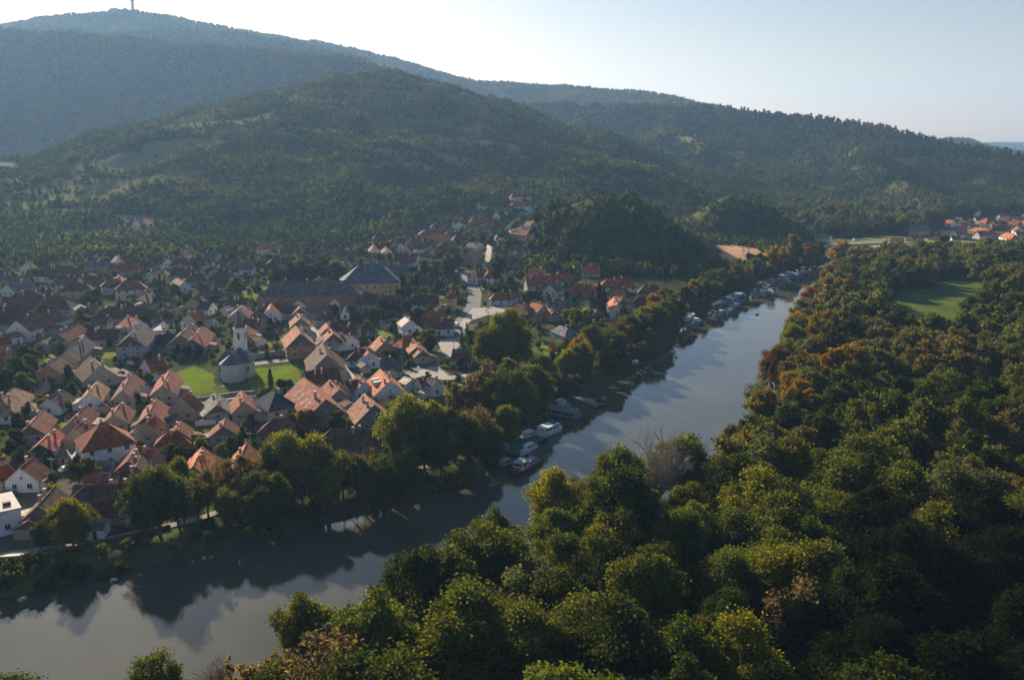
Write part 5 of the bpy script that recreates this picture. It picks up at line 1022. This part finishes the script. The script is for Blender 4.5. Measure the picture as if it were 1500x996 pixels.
# white passenger boat
e, L_ = place('passenger_boat', 'boat', 'white passenger boat with a flat white roof and side windows', (792, 641), (822, 629)); L_ = 12
hull(L_, 3.9, 1.25).build('hull', [WHITE, BLUE], e); b = MB(); b.box(-L_*.42, L_*.18, -1.6, 1.6, 1.2, 3.2, 0); [strip_windows(b, -L_*.40, L_*.16, s * 1.6, 2.1, 2.85, 6, 1, s) for s in (-1, 1)]; b.box(L_*.17, L_*.181 + .02, -1.3, 1.3, 2.1, 2.85, 1); b.build('cabin', [WHITE, GLASS], e)
b = MB(); b.box(-L_*.45, L_*.21, -1.85, 1.85, 3.2, 3.34); b.build('roof', WHITE, e); b = MB(); b.box(L_*.02, L_*.14, -.9, .9, 3.34, 3.9); b.build('wheelhouse', BLUE, e)
# barge
e, L_ = place('work_barge', 'barge', 'long dark green flat barge moored along the wooded bank', (742, 668), (790, 641)); L_ = 19
b = MB(); b.box(-L_/2, L_/2, -3.4, 3.4, -.3, .8); b.build('hull', DARK, e); b = MB(); b.box(-L_/2 + .3, L_/2 - .3, -3.1, 3.1, .802, .88); b.build('deck', GREENP, e)
for s in (-1, 1): b = MB(); [b.tube((x, s * 3.2, .8), (x, s * 3.2, 1.8), .05, .05, 5) for x in np.linspace(-L_/2 + .3, L_/2 - .3, 10)]; b.tube((-L_/2 + .3, s * 3.2, 1.8), (L_/2 - .3, s * 3.2, 1.8), .05, .05, 5); b.build('railing', GREYP, e)
b = MB(); b.box(-L_/2 + .6, -L_/2 + 2.6, 1.0, 3.0, .88, 2.8); b.box(-L_/2 + .4, -L_/2 + 2.8, .8, 3.2, 2.8, 2.92); b.build('deck_hut', GREYP, e)
# tug
e, L_ = place('tugboat', 'tugboat', 'dark tugboat with a green roof and a red and white bow', (788, 676), (750, 699)); L_ = 15.5
hull(L_, 4.2, 1.15, .3).build('hull', [DARK, RED], e); b = MB(); b.box(-L_*.42, L_*.36, -1.6, 1.6, 1.1, 1.22); b.build('deck', DECK, e)
b = MB(); b.box(L_*.02, L_*.27, -1.45, 1.45, 1.22, 3.3, 0); [strip_windows(b, L_*.03, L_*.26, s * 1.45, 2.2, 2.9, 4, 1, s) for s in (-1, 1)]; b.box(L_*.27, L_*.272, -1.2, 1.2, 2.2, 2.9, 1); b.build('wheelhouse', [WHITE, GLASS], e)
b = MB(); b.box(L_*.0, L_*.29, -1.65, 1.65, 3.3, 3.42); b.build('roof', plain('green_roof', (.22, .33, .26), .6, .15, 1), e)
b = MB(); b.box(-L_*.34, -L_*.02, -1.1, 1.1, 1.22, 2.2); b.build('hatch', GREYP, e); b = MB(); b.tube((-L_*.05, 0, 1.2), (-L_*.05, 0, 4.4), .26, .24, 8); b.build('funnel', DARK, e)
for s in (-1, 1): b = MB(); b.lathe([(.12, 0), (.42, .03), (.42, .2), (.12, .24)], 10); o_ = b.build('lifebuoy', RED, e); o_.location = (L_ * .15, s * 1.55, 2.0); o_.rotation_euler = (math.pi / 2, 0, 0)
b = MB(); b.box(L_*.30, L_*.40, -1.0, 1.0, 1.22, 1.9); b.build('bow_locker', RED, e)
cruiser((748, 678), (730, 688), 'blue boat with a tan cabin roof between the barge and the tugboat', BLUE, TANP, W=3.2)
cruiser((785, 655), (762, 668), 'narrow white boat squeezed between the barge and the tugboat', WHITE, WHITE, W=2.2)
cruiser((762, 647), (786, 636), 'slate blue launch moored behind the long barge', GREYP, WHITE, W=3.4)
cruiser((937, 534), (920, 538), 'small blue boat alone under the trees of the left bank', BLUE, WHITE)
cruiser((1024, 471), (1012, 475), 'white boat moored beside the white floating hut', WHITE, WHITE)
# floating hut
def hut(p, q, label, wm, rm, W=4.6, h=2.4):
    e, L_ = place('floating_hut', 'floating hut', label, p, q); L_ = max(6, min(L_, 24)); b = MB(); b.box(-L_/2 - .8, L_/2 + .8, -W/2 - .8, W/2 + .8, -.3, .4); b.build('pontoon', DARK, e); b = MB(); b.box(-L_/2, L_/2, -W/2, W/2, .4, h); strip_windows(b, -L_/2 + .5, L_/2 - .5, -W/2, 1.1, 1.8, max(2, int(L_ / 2.5)), 1, -1); b.build('wall', [wm, GLASS], e)
    b = MB(); b.add([(-L_/2 - .4, -W/2 - .4, h), (L_/2 + .4, -W/2 - .4, h), (L_/2 + .4, W/2 + .4, h + .4), (-L_/2 - .4, W/2 + .4, h + .4), (-L_/2 - .4, -W/2 - .4, h + .12), (L_/2 + .4, -W/2 - .4, h + .12), (L_/2 + .4, W/2 + .4, h + .52), (-L_/2 - .4, W/2 + .4, h + .52)], [(4, 5, 6, 7), (3, 2, 1, 0), (0, 1, 5, 4), (1, 2, 6, 5), (2, 3, 7, 6), (3, 0, 4, 7)]); b.build('roof', rm, e); return e
hut((1001, 472), (1012, 465), 'white floating hut at the mooring downstream of the boat rows', WHITE, WHITE)
hut((1036, 452), (1062, 446), 'long grey roofed boathouse at the start of the boat rows', GREYP, plain('sheet_roof', (.16, .17, .19)), W=8)
hut((1066, 446), (1082, 432), 'dark boathouse in the middle of the first boat row', DARK, GREYP, W=7)
hut((1112, 422), (1140, 414), 'brown roofed boathouse in the second boat row', DECK, RUST, W=7)
hut((1146, 410), (1160, 404), 'small grey boathouse in the third boat row', GREYP, GREYP, W=6)
def raft(p, q, label, m_=DARK, W=3.0):
    e, L_ = place('landing_stage', 'landing stage', label, p, q); b = MB(); b.box(-L_/2, L_/2, -W/2, W/2, -.3, .45); b.build('float', m_, e); b = MB(); b.box(-L_/2 + .1, L_/2 - .1, -W/2 + .1, W/2 - .1, .452, .55); b.build('deck', DECK, e); b = MB(); b.box(-L_/2 + .4, -L_/2 + 2.2, -.8, .8, .55, 2.1); b.box(-L_/2 + .2, -L_/2 + 2.4, -1, 1, 2.1, 2.2); b.build('hut', GREYP, e)
raft((966, 488), (982, 485), 'dark landing stage under the bank trees'); raft((950, 500), (962, 492), 'dark landing stage further down the bank, close to the golden tree')
raft((745, 640), (775, 625), 'dark landing stage behind the white passenger boat', W=2.6); raft((1054, 458), (1090, 440), 'long narrow landing stage along the first boat row', GREYP, 2.2); raft((1100, 434), (1150, 417), 'long narrow landing stage along the second boat row', GREYP, 2.2); raft((1152, 412), (1196, 392), 'long narrow landing stage along the third boat row', GREYP, 2.2)
rb = random.Random(5); HMs = [(WHITE, 'white'), (BLUE, 'blue'), (WHITE, 'white'), (DARK, 'black'), (GREYP, 'grey'), (WHITE, 'white'), (TANP, 'tan')]; CMs = [(WHITE, 'white'), (BLUE, 'blue'), (GREYP, 'grey'), (TANP, 'tan'), (WHITE, 'white')]
ROWS = [('first', [(1050,463),(1056,461),(1063,461),(1068,459),(1074,455),(1079,450),(1083,445),(1087,440),(1091,436),(1072,446),(1078,441),(1085,434),(1043,460)]),
        ('second', [(1101,437),(1107,435),(1114,434),(1120,432),(1126,431),(1132,427),(1138,424),(1143,420),(1148,417),(1118,425),(1126,422),(1134,417),(1105,428),(1141,413)]),
        ('third', [(1152,414),(1157,412),(1162,409),(1166,406),(1171,403),(1176,401),(1182,398),(1187,396),(1192,394),(1168,400),(1175,396),(1183,391),(1190,389)])]
ORD = ['first','second','third','fourth','fifth','sixth','seventh','eighth','ninth','tenth','eleventh','twelfth','thirteenth','fourteenth','fifteenth','sixteenth']
for row, pts in ROWS:
    cnt = {}
    for (x, y) in sorted(pts):
        hm, hn = rb.choice(HMs); cm, cn = rb.choice(CMs); k_ = (hn, cn); cnt[k_] = cnt.get(k_, 0) + 1
        lab = '%s boat with a %s cabin, %s of its kind along the %s boat row' % (hn, cn, ORD[cnt[k_] - 1], row)
        d = rb.uniform(3.0, 4.2) * (1 - (x - 1040) / 400); dx, dy = rb.choice([(d, -d * .55), (d * .7, d * .35)])
        cruiser((x - dx, y - dy), (x + dx, y + dy), lab, hm, cm, group='boats moored in rows along the left bank')
e, L_ = place('rowing_boat', 'boat', 'small dark rowing boat alone in midstream', (1107, 462), (1112, 460)); hull(4.2, 1.3, .45).build('hull', [DARK, GREYP], e); b = MB(); b.box(-1.2, -.9, -.5, .5, .3, .38); b.box(.3, .6, -.5, .5, .3, .38); b.build('thwart', DECK, e)
# upturned white boat and caravan on the near left bank
x, y = gxy(20, 818); e = empty('beached_boat', (x, y, float(gz(x, y)) + .35), R(8)); tag(e, 'long pale boat laid up on the grass beside the riverside path', 'boat'); hull(6.5, 1.7, .55, zb=-.3).build('hull', [TANP, GREYP], e); b = MB(); b.box(-2.8, 1.8, -.5, .5, .5, .56); b.build('deck', TANP, e)
# ------------------------------------------------------------------ vehicles
def wheels(e, xs, w, r=.33):
    for x in xs:
        for s in (-1, 1):
            b = MB(); b.tube((x, s * w - .1, r), (x, s * w + .1, r), r, r, 14, 0); wo2 = b.build('wheel', DARK, e); b = MB(); b.tube((x, s * w - .115, r), (x, s * w + .115, r), r * .55, r * .55, 10, 0); b.build('rim', GREYP, wo2)
def car(px, py, rz, label, bm_, van=False):
    x, y = gxy(px, py); e = empty('van' if van else 'parked_car', (x, y, float(gz(x, y)) + .2), rz); tag(e, label, 'van' if van else 'car', None if van else 'cars parked in the village'); Lc = 4.9 if van else 4.2; b = MB()
    prof = [(-Lc/2, .35), (-Lc/2, .95), (-Lc*.46, 1.0), (-Lc*.40, 1.95), (Lc*.18, 1.98), (Lc*.32, 1.15), (Lc*.47, .98), (Lc/2, .6), (Lc/2, .35)] if van else [(-Lc/2, .32), (-Lc/2, .85), (-Lc*.44, .93), (-Lc*.33, 1.42), (Lc*.08, 1.45), (Lc*.24, .95), (Lc*.44, .82), (Lc/2, .6), (Lc/2, .32)]
    secs = []
    for s in (-1, 1): secs.append([(a, s * (.86 if z < 1.0 else .72), z) for a, z in prof])
    b.loft(secs, 0); b.build('body', bm_, e); b = MB(); top = 1.98 if van else 1.45
    for s in (-1, 1): b.box(-Lc*.34, Lc*.12, s * .765 - .04, s * .765 + .04, .98, top - .12, 0)
    b.add([(Lc*.10 + .06, -.62, top - .05), (Lc*.10 + .06, .62, top - .05), (Lc*.26, .68, 1.02), (Lc*.26, -.68, 1.02)], [(0, 3, 2, 1)], 0); b.build('windows', GLASS, e)
    for s in (-1, 1): b = MB(); b.box(Lc/2 - .04, Lc/2 + .02, s * .62 - .15, s * .62 + .15, .6, .75); b.build('headlight', FRAME, e)
    wheels(e, (-Lc*.31, Lc*.31), .80); return e
car(669, 479, R(80), 'white van parked on the shaded road beside the long brown roof', WHITE, True)
car(657, 566, R(95), 'white car parked on the grass beside the parking area', WHITE); car(679, 570, R(10), 'pale blue car parked beside the grass at the parking area', paint('pale_blue', (.35, .45, .52))); car(574, 552, R(-15), 'white car parked in front of the house with two dormers', WHITE)
car(659, 494, R(20), 'silver car parked on the square, closer to the van', paint('silver', (.5, .52, .54))); car(664, 489, R(15), 'white car parked on the square beside a silver car', WHITE)
car(1253, 353, R(5), 'white van parked on the grassy field by the far road', WHITE, True); car(1298, 353, R(5), 'pale car parked by the far road across the field', paint('silver', (.5, .52, .54))); car(1347, 352, R(5), 'white car parked by the far road near the eastern village', WHITE)
car(418, 601, R(5), 'grey car parked in the pale concrete yard', paint('silver', (.5, .52, .54))); car(12, 728, R(30), 'dark car parked beside the flat roofed building', DARK); car(99, 690, R(60), 'grey car standing by the lane below the white house', paint('silver', (.5, .52, .54)))
x, y = gxy(178, 762); e = empty('caravan', (x, y, float(gz(x, y)) + .1), R(60)); tag(e, 'white caravan parked under the trees by the riverside path', 'caravan'); b = MB(); b.loft([[(-2.2, s, .4), (-2.35, s, 1.3), (-1.9, s, 2.35), (1.9, s, 2.4), (2.3, s, 1.4), (2.1, s, .4)] for s in (-1.05, 1.05)]); b.build('body', WHITE, e); b = MB(); [b.box(x_, x_ + .9, s * 1.05 - .03, s * 1.05 + .03, 1.3, 1.9) for s in (-1, 1) for x_ in (-1.6, .4)]; b.build('windows', GLASS, e); wheels(e, (0,), .95)
# ------------------------------------------------------------------ poles, pylons, tower
def pole(px, py, h, label, lamp=True, name='street_lamp'):
    x, y = gxy(px, py); e = empty(name, (x, y, float(gz(x, y)))); tag(e, label, 'lamp post' if lamp else 'pole', 'poles along the village streets'); b = MB(); b.tube((0, 0, -.5), (0, 0, h), .16, .10, 7); b.build('post', CONC if not lamp else GREYP, e)
    if lamp: b = MB(); b.tube((0, 0, h - .1), (1.3, 0, h + .25), .06, .05, 5); a = b.build('arm', GREYP, e); b = MB(); b.box(1.1, 1.8, -.14, .14, h + .18, h + .32); b.build('lamp_head', WHITE, e)
    else: b = MB(); b.box(-.9, .9, -.06, .06, h - .6, h - .48); [b.tube((x_, 0, h - .48), (x_, 0, h - .25), .05, .05, 5) for x_ in (-.8, 0, .8)]; b.build('crossarm', CONC, e)
pole(452, 470, 12, 'tall pale pole where the pale street meets the brick school', False, 'power_pole'); pole(642, 541, 8, 'slim pale lamp post on the grass island of the parking area'); pole(665, 512, 8, 'lamp post on the dusty square'); pole(509, 656, 12, 'guyed wooden pole above the long dark hip roof', False, 'power_pole')
pole(79, 712, 8, 'concrete pole beside the lane at the lower left of the village', False, 'power_pole'); pole(715, 466, 9, 'lamp post at the pale junction'); pole(694, 402, 10, 'power pole beside the pink house', False, 'power_pole'); pole(323, 596, 7, 'lamp post in front of the church apse'); pole(677, 440, 8, 'lamp post beside the tower-like yellow house'); pole(368, 672, 8, 'pole behind the long orange shed roof', False, 'power_pole')
for px, py, lb in ((1088, 384, 'lattice pylon by the stubble field, nearer to the knoll'), (1096, 384, 'lattice pylon by the stubble field, nearer to the river')):
    x, y = gxy(px, py); e = empty('pylon', (x, y, float(gz(x, y)))); tag(e, lb, 'pylon', 'pair of lattice pylons'); b = MB(); H_ = 11
    for sx in (-1, 1):
        for sy in (-1, 1): b.tube((sx * 1.3, sy * 1.3, -.5), (sx * .2, sy * .2, H_), .11, .08, 4)
    for k in range(6):
        z0, z1 = H_ * k / 6, H_ * (k + 1) / 6; w0 = 1.3 - 1.1 * k / 6; w1 = 1.3 - 1.1 * (k + 1) / 6
        for s in (-1, 1): b.tube((-w0, s * w0, z0), (w1, s * w1, z1), .05, .05, 4); b.tube((s * w0, -w0, z0), (s * w1, w1, z1), .05, .05, 4)
    b.build('lattice', GREYP, e); b = MB(); b.tube((-2.6, 0, H_ - .5), (2.6, 0, H_ - .5), .08, .08, 4); b.tube((-2.0, 0, H_ - 2.4), (2.0, 0, H_ - 2.4), .08, .08, 4); b.build('crossarm', GREYP, e)
x, y, z = at_dist(195, 18, 3200); z = float(gz(x, y)); e = empty('television_tower', (x, y, z)); tag(e, 'pale concrete television tower on the far mountain top', 'tower'); b = MB(); b.lathe([(6, -5), (5, 20), (4.4, 44), (4.4, 45)], 14); b.build('shaft', plain('tower_concrete', (.5, .5, .5)), e)
b = MB(); b.lathe([(4.4, 34), (9, 37), (9.5, 45), (8.5, 48), (4, 49)], 16); b.build('pod', plain('tower_concrete', (.5, .5, .5)), e); b = MB(); b.lathe([(2.5, 49), (2, 60), (1, 75), (.5, 90)], 8); b.build('mast', RED, e)
for k, (dx, w, h, lb) in enumerate(((-60, 26, 9, 'low pale building beside the television tower'),)):
    e = empty('mast_building', (x + dx, y - 10, float(gz(x + dx, y - 10)) + 4)); tag(e, lb, 'building'); b = MB(); b.box(-w/2, w/2, -6, 6, -6, h); b.build('wall', plain('tower_concrete', (.5, .5, .5)), e); b = MB(); b.box(-w/2 - .5, w/2 + .5, -6.5, 6.5, h, h + .6); [b.tube((q, 0, h), (q, 0, h + 8), .4, .2, 5) for q in (-8, 2, 9)]; b.build('roof', GREYP, e)
# ------------------------------------------------------------------ walls and fences
def wall_line(px, h, th, mat, label, name='garden_wall', cat='wall', cap=True):
    P = [np.array(gxy(a, b)) for a, b in px]; e = empty(name, (P[0][0], P[0][1], float(gz(*P[0])))); o0 = np.array([P[0][0], P[0][1]]); z0 = float(gz(*P[0])); b = MB(); c = MB()
    for p, q in zip(P, P[1:]):
        n = max(1, int(np.hypot(*(q - p)) / 4)); d = (q - p) / (np.hypot(*(q - p)) + 1e-6); nn = np.array([-d[1], d[0]]) * th / 2
        for k in range(n):
            a = p + (q - p) * k / n; f = p + (q - p) * (k + 1) / n; za = float(gz(*a)) - z0; zf = float(gz(*f)) - z0; a = a - o0; f = f - o0
            v = [(*(a - nn), za - .5), (*(f - nn), zf - .5), (*(f + nn), zf - .5), (*(a + nn), za - .5), (*(a - nn), za + h), (*(f - nn), zf + h), (*(f + nn), zf + h), (*(a + nn), za + h)]
            b.add(v, [(4, 5, 6, 7), (0, 1, 5, 4), (1, 2, 6, 5), (2, 3, 7, 6), (3, 0, 4, 7)])
            if cap: m2 = nn * 1.5; c.add([(*(a - m2), za + h + .003), (*(f - m2), zf + h + .003), (*(f + m2), zf + h + .003), (*(a + m2), za + h + .003), (*(a - m2), za + h + .09), (*(f - m2), zf + h + .09), (*(f + m2), zf + h + .09), (*(a + m2), za + h + .09)], [(4, 5, 6, 7), (0, 1, 5, 4), (2, 3, 7, 6), (1, 2, 6, 5), (3, 0, 4, 7)])
    b.build('wall_body', mat, e); 
    if cap: c.build('coping', CONC, e)
    tag(e, label, cat); return e
STW = plain('stone_wall', (.25, .215, .18), .9, .35, 1.2); PLW = plain('white_wall', (.66, .64, .6), .85, .15, 1)
wall_line([(362,527),(405,522),(450,518),(462,517)], 2.2, .4, STW, 'long stone wall behind the lawn to the right of the church'); wall_line([(250,590),(300,586),(345,579),(375,577),(444,570)], 1.2, .3, STW, 'low dark wall along the near edge of the church lawn')
wall_line([(60,672),(110,667),(124,666)], 1.4, .25, PLW, 'pale garden wall along the lane left of the white two-storey house'); wall_line([(286,624),(316,621)], 1.6, .25, PLW, 'white garden wall with lit top left of a red gabled house'); wall_line([(222,490),(258,489)], 1.8, .3, PLW, 'pale wall above the dark slate roofed barn')
wall_line([(724,439),(752,441)], 1.2, .3, PLW, 'white wall in front of the low blue house at the junction'); wall_line([(392,420),(402,408)], 1.8, .35, STW, 'stone wall climbing beside the end of the brick school'); wall_line([(590,528),(600,534),(606,532)], 1.2, .3, STW, 'curved garden wall by the bend of the asphalt road')
wall_line([(232,690),(248,688),(262,687)], 1.3, .25, PLW, 'pale wall below the orange walled house'); wall_line([(118,494),(150,500),(172,500)], 1.4, .25, STW, 'stone wall behind the sunny yellow green garden'); wall_line([(186,534),(216,533)], 1.6, .25, PLW, 'pale wall beside the dug brown garden')
wall_line([(60,812),(120,803),(190,787),(250,773)], .9, .12, WOODB, 'wooden fence along the riverside path', 'fence', 'fence', False); wall_line([(95,640),(118,622)], 1.2, .12, WOODB, 'wooden fence in the garden left of the white two-storey house', 'fence', 'fence', False); wall_line([(700,418),(724,440)], 1.2, .12, WOODB, 'dark fence along the curve of the road', 'fence', 'fence', False)
wall_line([(290,447),(322,447)], 1.6, .3, PLW, 'lit white wall in front of the white house with three windows'); wall_line([(1215,361),(1290,358),(1370,358)], 1.2, .2, STW, 'dark low wall along the far road across the field'); wall_line([(545,600),(560,612),(575,618)], 1.4, .2, STW, 'stone wall behind the green boarded house')
# one person on the junction
x, y = gxy(712, 457); zz = float(gz(x, y)) + .16
me = bpy.data.meshes.new('person'); J = [(0,0,.95,.15),(0,0,1.25,.16),(0,0,1.42,.13),(0,0,1.52,.06),(0,.01,1.66,.105),(0,.01,1.76,.08),(.19,0,1.40,.06),(.25,.02,1.12,.05),(.24,.08,.88,.04),(-.19,0,1.40,.06),(-.25,0,1.12,.05),(-.24,.05,.88,.04),(.10,0,.88,.10),(.12,.08,.48,.07),(.12,.02,.07,.05),(.12,.18,.04,.04),(-.10,0,.88,.10),(-.12,-.06,.48,.07),(-.12,-.16,.08,.05),(-.12,-.02,.04,.04)]
E = [(0,1),(1,2),(2,3),(3,4),(4,5),(2,6),(6,7),(7,8),(2,9),(9,10),(10,11),(0,12),(12,13),(13,14),(14,15),(0,16),(16,17),(17,18),(18,19)]
me.from_pydata([j[:3] for j in J], E, []); sk = me.skin_vertices or None
o = obj('person', me, None, (x, y, zz), R(40)); md = o.modifiers.new('skin', 'SKIN'); me = o.data
for v_, j in zip(me.skin_vertices[0].data, J): v_.radius = (j[3], j[3])
me.skin_vertices[0].data[0].use_root = True; o.modifiers.new('sub', 'SUBSURF').levels = 1; me.materials.append(plain('dark_clothes', (.04, .045, .06), .9)); tag(o, 'person in dark clothes walking across the pale junction', 'person')
# ------------------------------------------------------------------ labels: look first, then the nearest landmark, then the order of distance from it
LM = [(336,520,'church'),(405,552,'church lawn conifer'),(150,640,'white two-storey house'),(55,470,'long white building'),(455,425,'brick school'),(540,405,'yellow manor'),(463,575,'four-skylight roof'),(563,550,'two-dormer roof'),(740,500,'giant yellow green tree'),(660,510,'dusty square'),(661,436,'tower-like yellow house'),(880,440,'group of dark conifers'),(793,420,'long stone house'),(198,500,'big grey barn'),(78,545,'orange walled house'),(10,745,'flat roofed building'),(545,605,'green boarded house'),(715,400,'upper road house'),(190,420,'big cream house'),(255,645,'orange walled corner house'),(410,620,'yellow hip roofed house'),(690,370,'pink house'),(620,340,'brown valley row'),(762,296,'topmost valley house'),(900,330,'wooded knoll'),(770,688,'tugboat'),(806,635,'white passenger boat'),(857,588,'ferry raft'),(985,650,'big leafless tree'),(1105,575,'rusty columnar poplar'),(1380,440,'green meadow'),(1185,370,'orange riverside tree'),(1240,375,'poplar at the bend'),(1060,455,'first boat row'),(1125,425,'second boat row'),(1172,402,'third boat row'),(1415,330,'eastern orange roof cluster'),(1250,355,'white field van'),(1080,372,'stubble field'),(178,762,'caravan'),(20,818,'beached pale boat'),(450,880,'sun glitter on the river'),(60,380,'scrubby hill foot'),(371,360,'cream hillside house'),(840,850,'bottom edge centre'),(1200,930,'dark wood at the bottom'),(1450,960,'bottom right corner'),(1450,720,'middle of the right edge'),(1250,620,'reddish trees of the wood'),(640,930,'lowest trees at the water'),(1060,800,'bright green crowns'),(560,690,'golden columns'),(230,740,'big path tree'),(1470,480,'upper right edge')]
def rel(px, py, l):
    dx, dy = px - l[0], py - l[1]
    if abs(dx) > abs(dy) * 1.2: return 'left of' if dx < 0 else 'right of'
    return 'behind' if dy < 0 else 'in front of'
ORDW = ['nearest', 'second nearest', 'third nearest', 'fourth nearest', 'fifth nearest', 'sixth nearest', 'seventh nearest', 'eighth nearest', 'ninth nearest', 'tenth nearest', 'eleventh nearest', 'twelfth nearest', 'thirteenth nearest', 'fourteenth nearest', 'fifteenth nearest', 'sixteenth nearest', 'seventeenth nearest', 'eighteenth nearest', 'nineteenth nearest', 'twentieth nearest']
def label_all(items):                        # (object, px, py, phrase)
    bk = {}
    for o_, px, py, ph in items:
        ds = sorted((math.hypot(px - l[0], (py - l[1]) * 1.3), i) for i, l in enumerate(LM) if l[2] not in ph and math.hypot(px - l[0], py - l[1]) > 6)
        l = LM[ds[0][1]]; bk.setdefault((ph, rel(px, py, l), l[2]), []).append((ds[0][0], o_))
    for (ph, r_, ln_), v in bk.items():
        v.sort(key=lambda q: q[0])
        for k, (_, o_) in enumerate(v):
            o_['label'] = '%s %s the %s' % (ph, r_, ln_) + ('' if len(v) == 1 else ', nearest' if k == 0 else ', %s' % ORDW[min(k, 19)])
it = []
for (o_, px, py, hue, shape, noun, h) in TREES:
    sz = 'tall ' if h > 16 else 'low ' if h < 6 and noun != 'bush' else ''
    ph = (sz + hue + (' ' + shape if shape in ('leafless', 'thin crowned', 'column shaped') else '') + ' ' + noun); it.append((o_, px, py, ph))
    if 'group' not in o_: o_['group'] = 'broadleaved trees of the right bank wood' if px > 700 and py > 560 or px > 1150 else ('bushes on the river bank' if noun == 'bush' else 'trees among the houses and along the left bank')
label_all(it)
it = []
for h in HOUSES:
    if h['special']: continue
    kind = 'shed' if h['small'] else ('tall house' if h['two'] else 'house'); fm = 'hip roofed' if h['kind'] == 'h' else 'gabled'
    sz = 'long ' if h['L'] > 17 else ''
    ph = '%s%s %s %s under %s' % (sz, h['wc'], fm, kind, {'red tiled': 'red tiles', 'orange tiled': 'orange tiles', 'brown tiled': 'brown tiles', 'pale pink tiled': 'pink tiles', 'grey': 'grey roof', 'dark slate': 'slate', 'cream': 'cream roof'}[h['rc']]); h['o']['group'] = 'sheds among the houses' if h['small'] else 'tile roofed houses of the village'
    it.append((h['o'], h['px'], h['py'], ph))
label_all(it)
for o_ in bpy.data.objects:
    if o_.get('label') and len(o_['label'].split()) > 16: o_['label'] = o_['label'].replace(' gabled', '').replace(' hip roofed', '')
for o_ in bpy.data.objects:                  # give every curve-free mesh its flat shade and check nothing is left hidden
    if o_.type == 'EMPTY' and 'label' in o_ and o_['label'] == '': del o_['label']
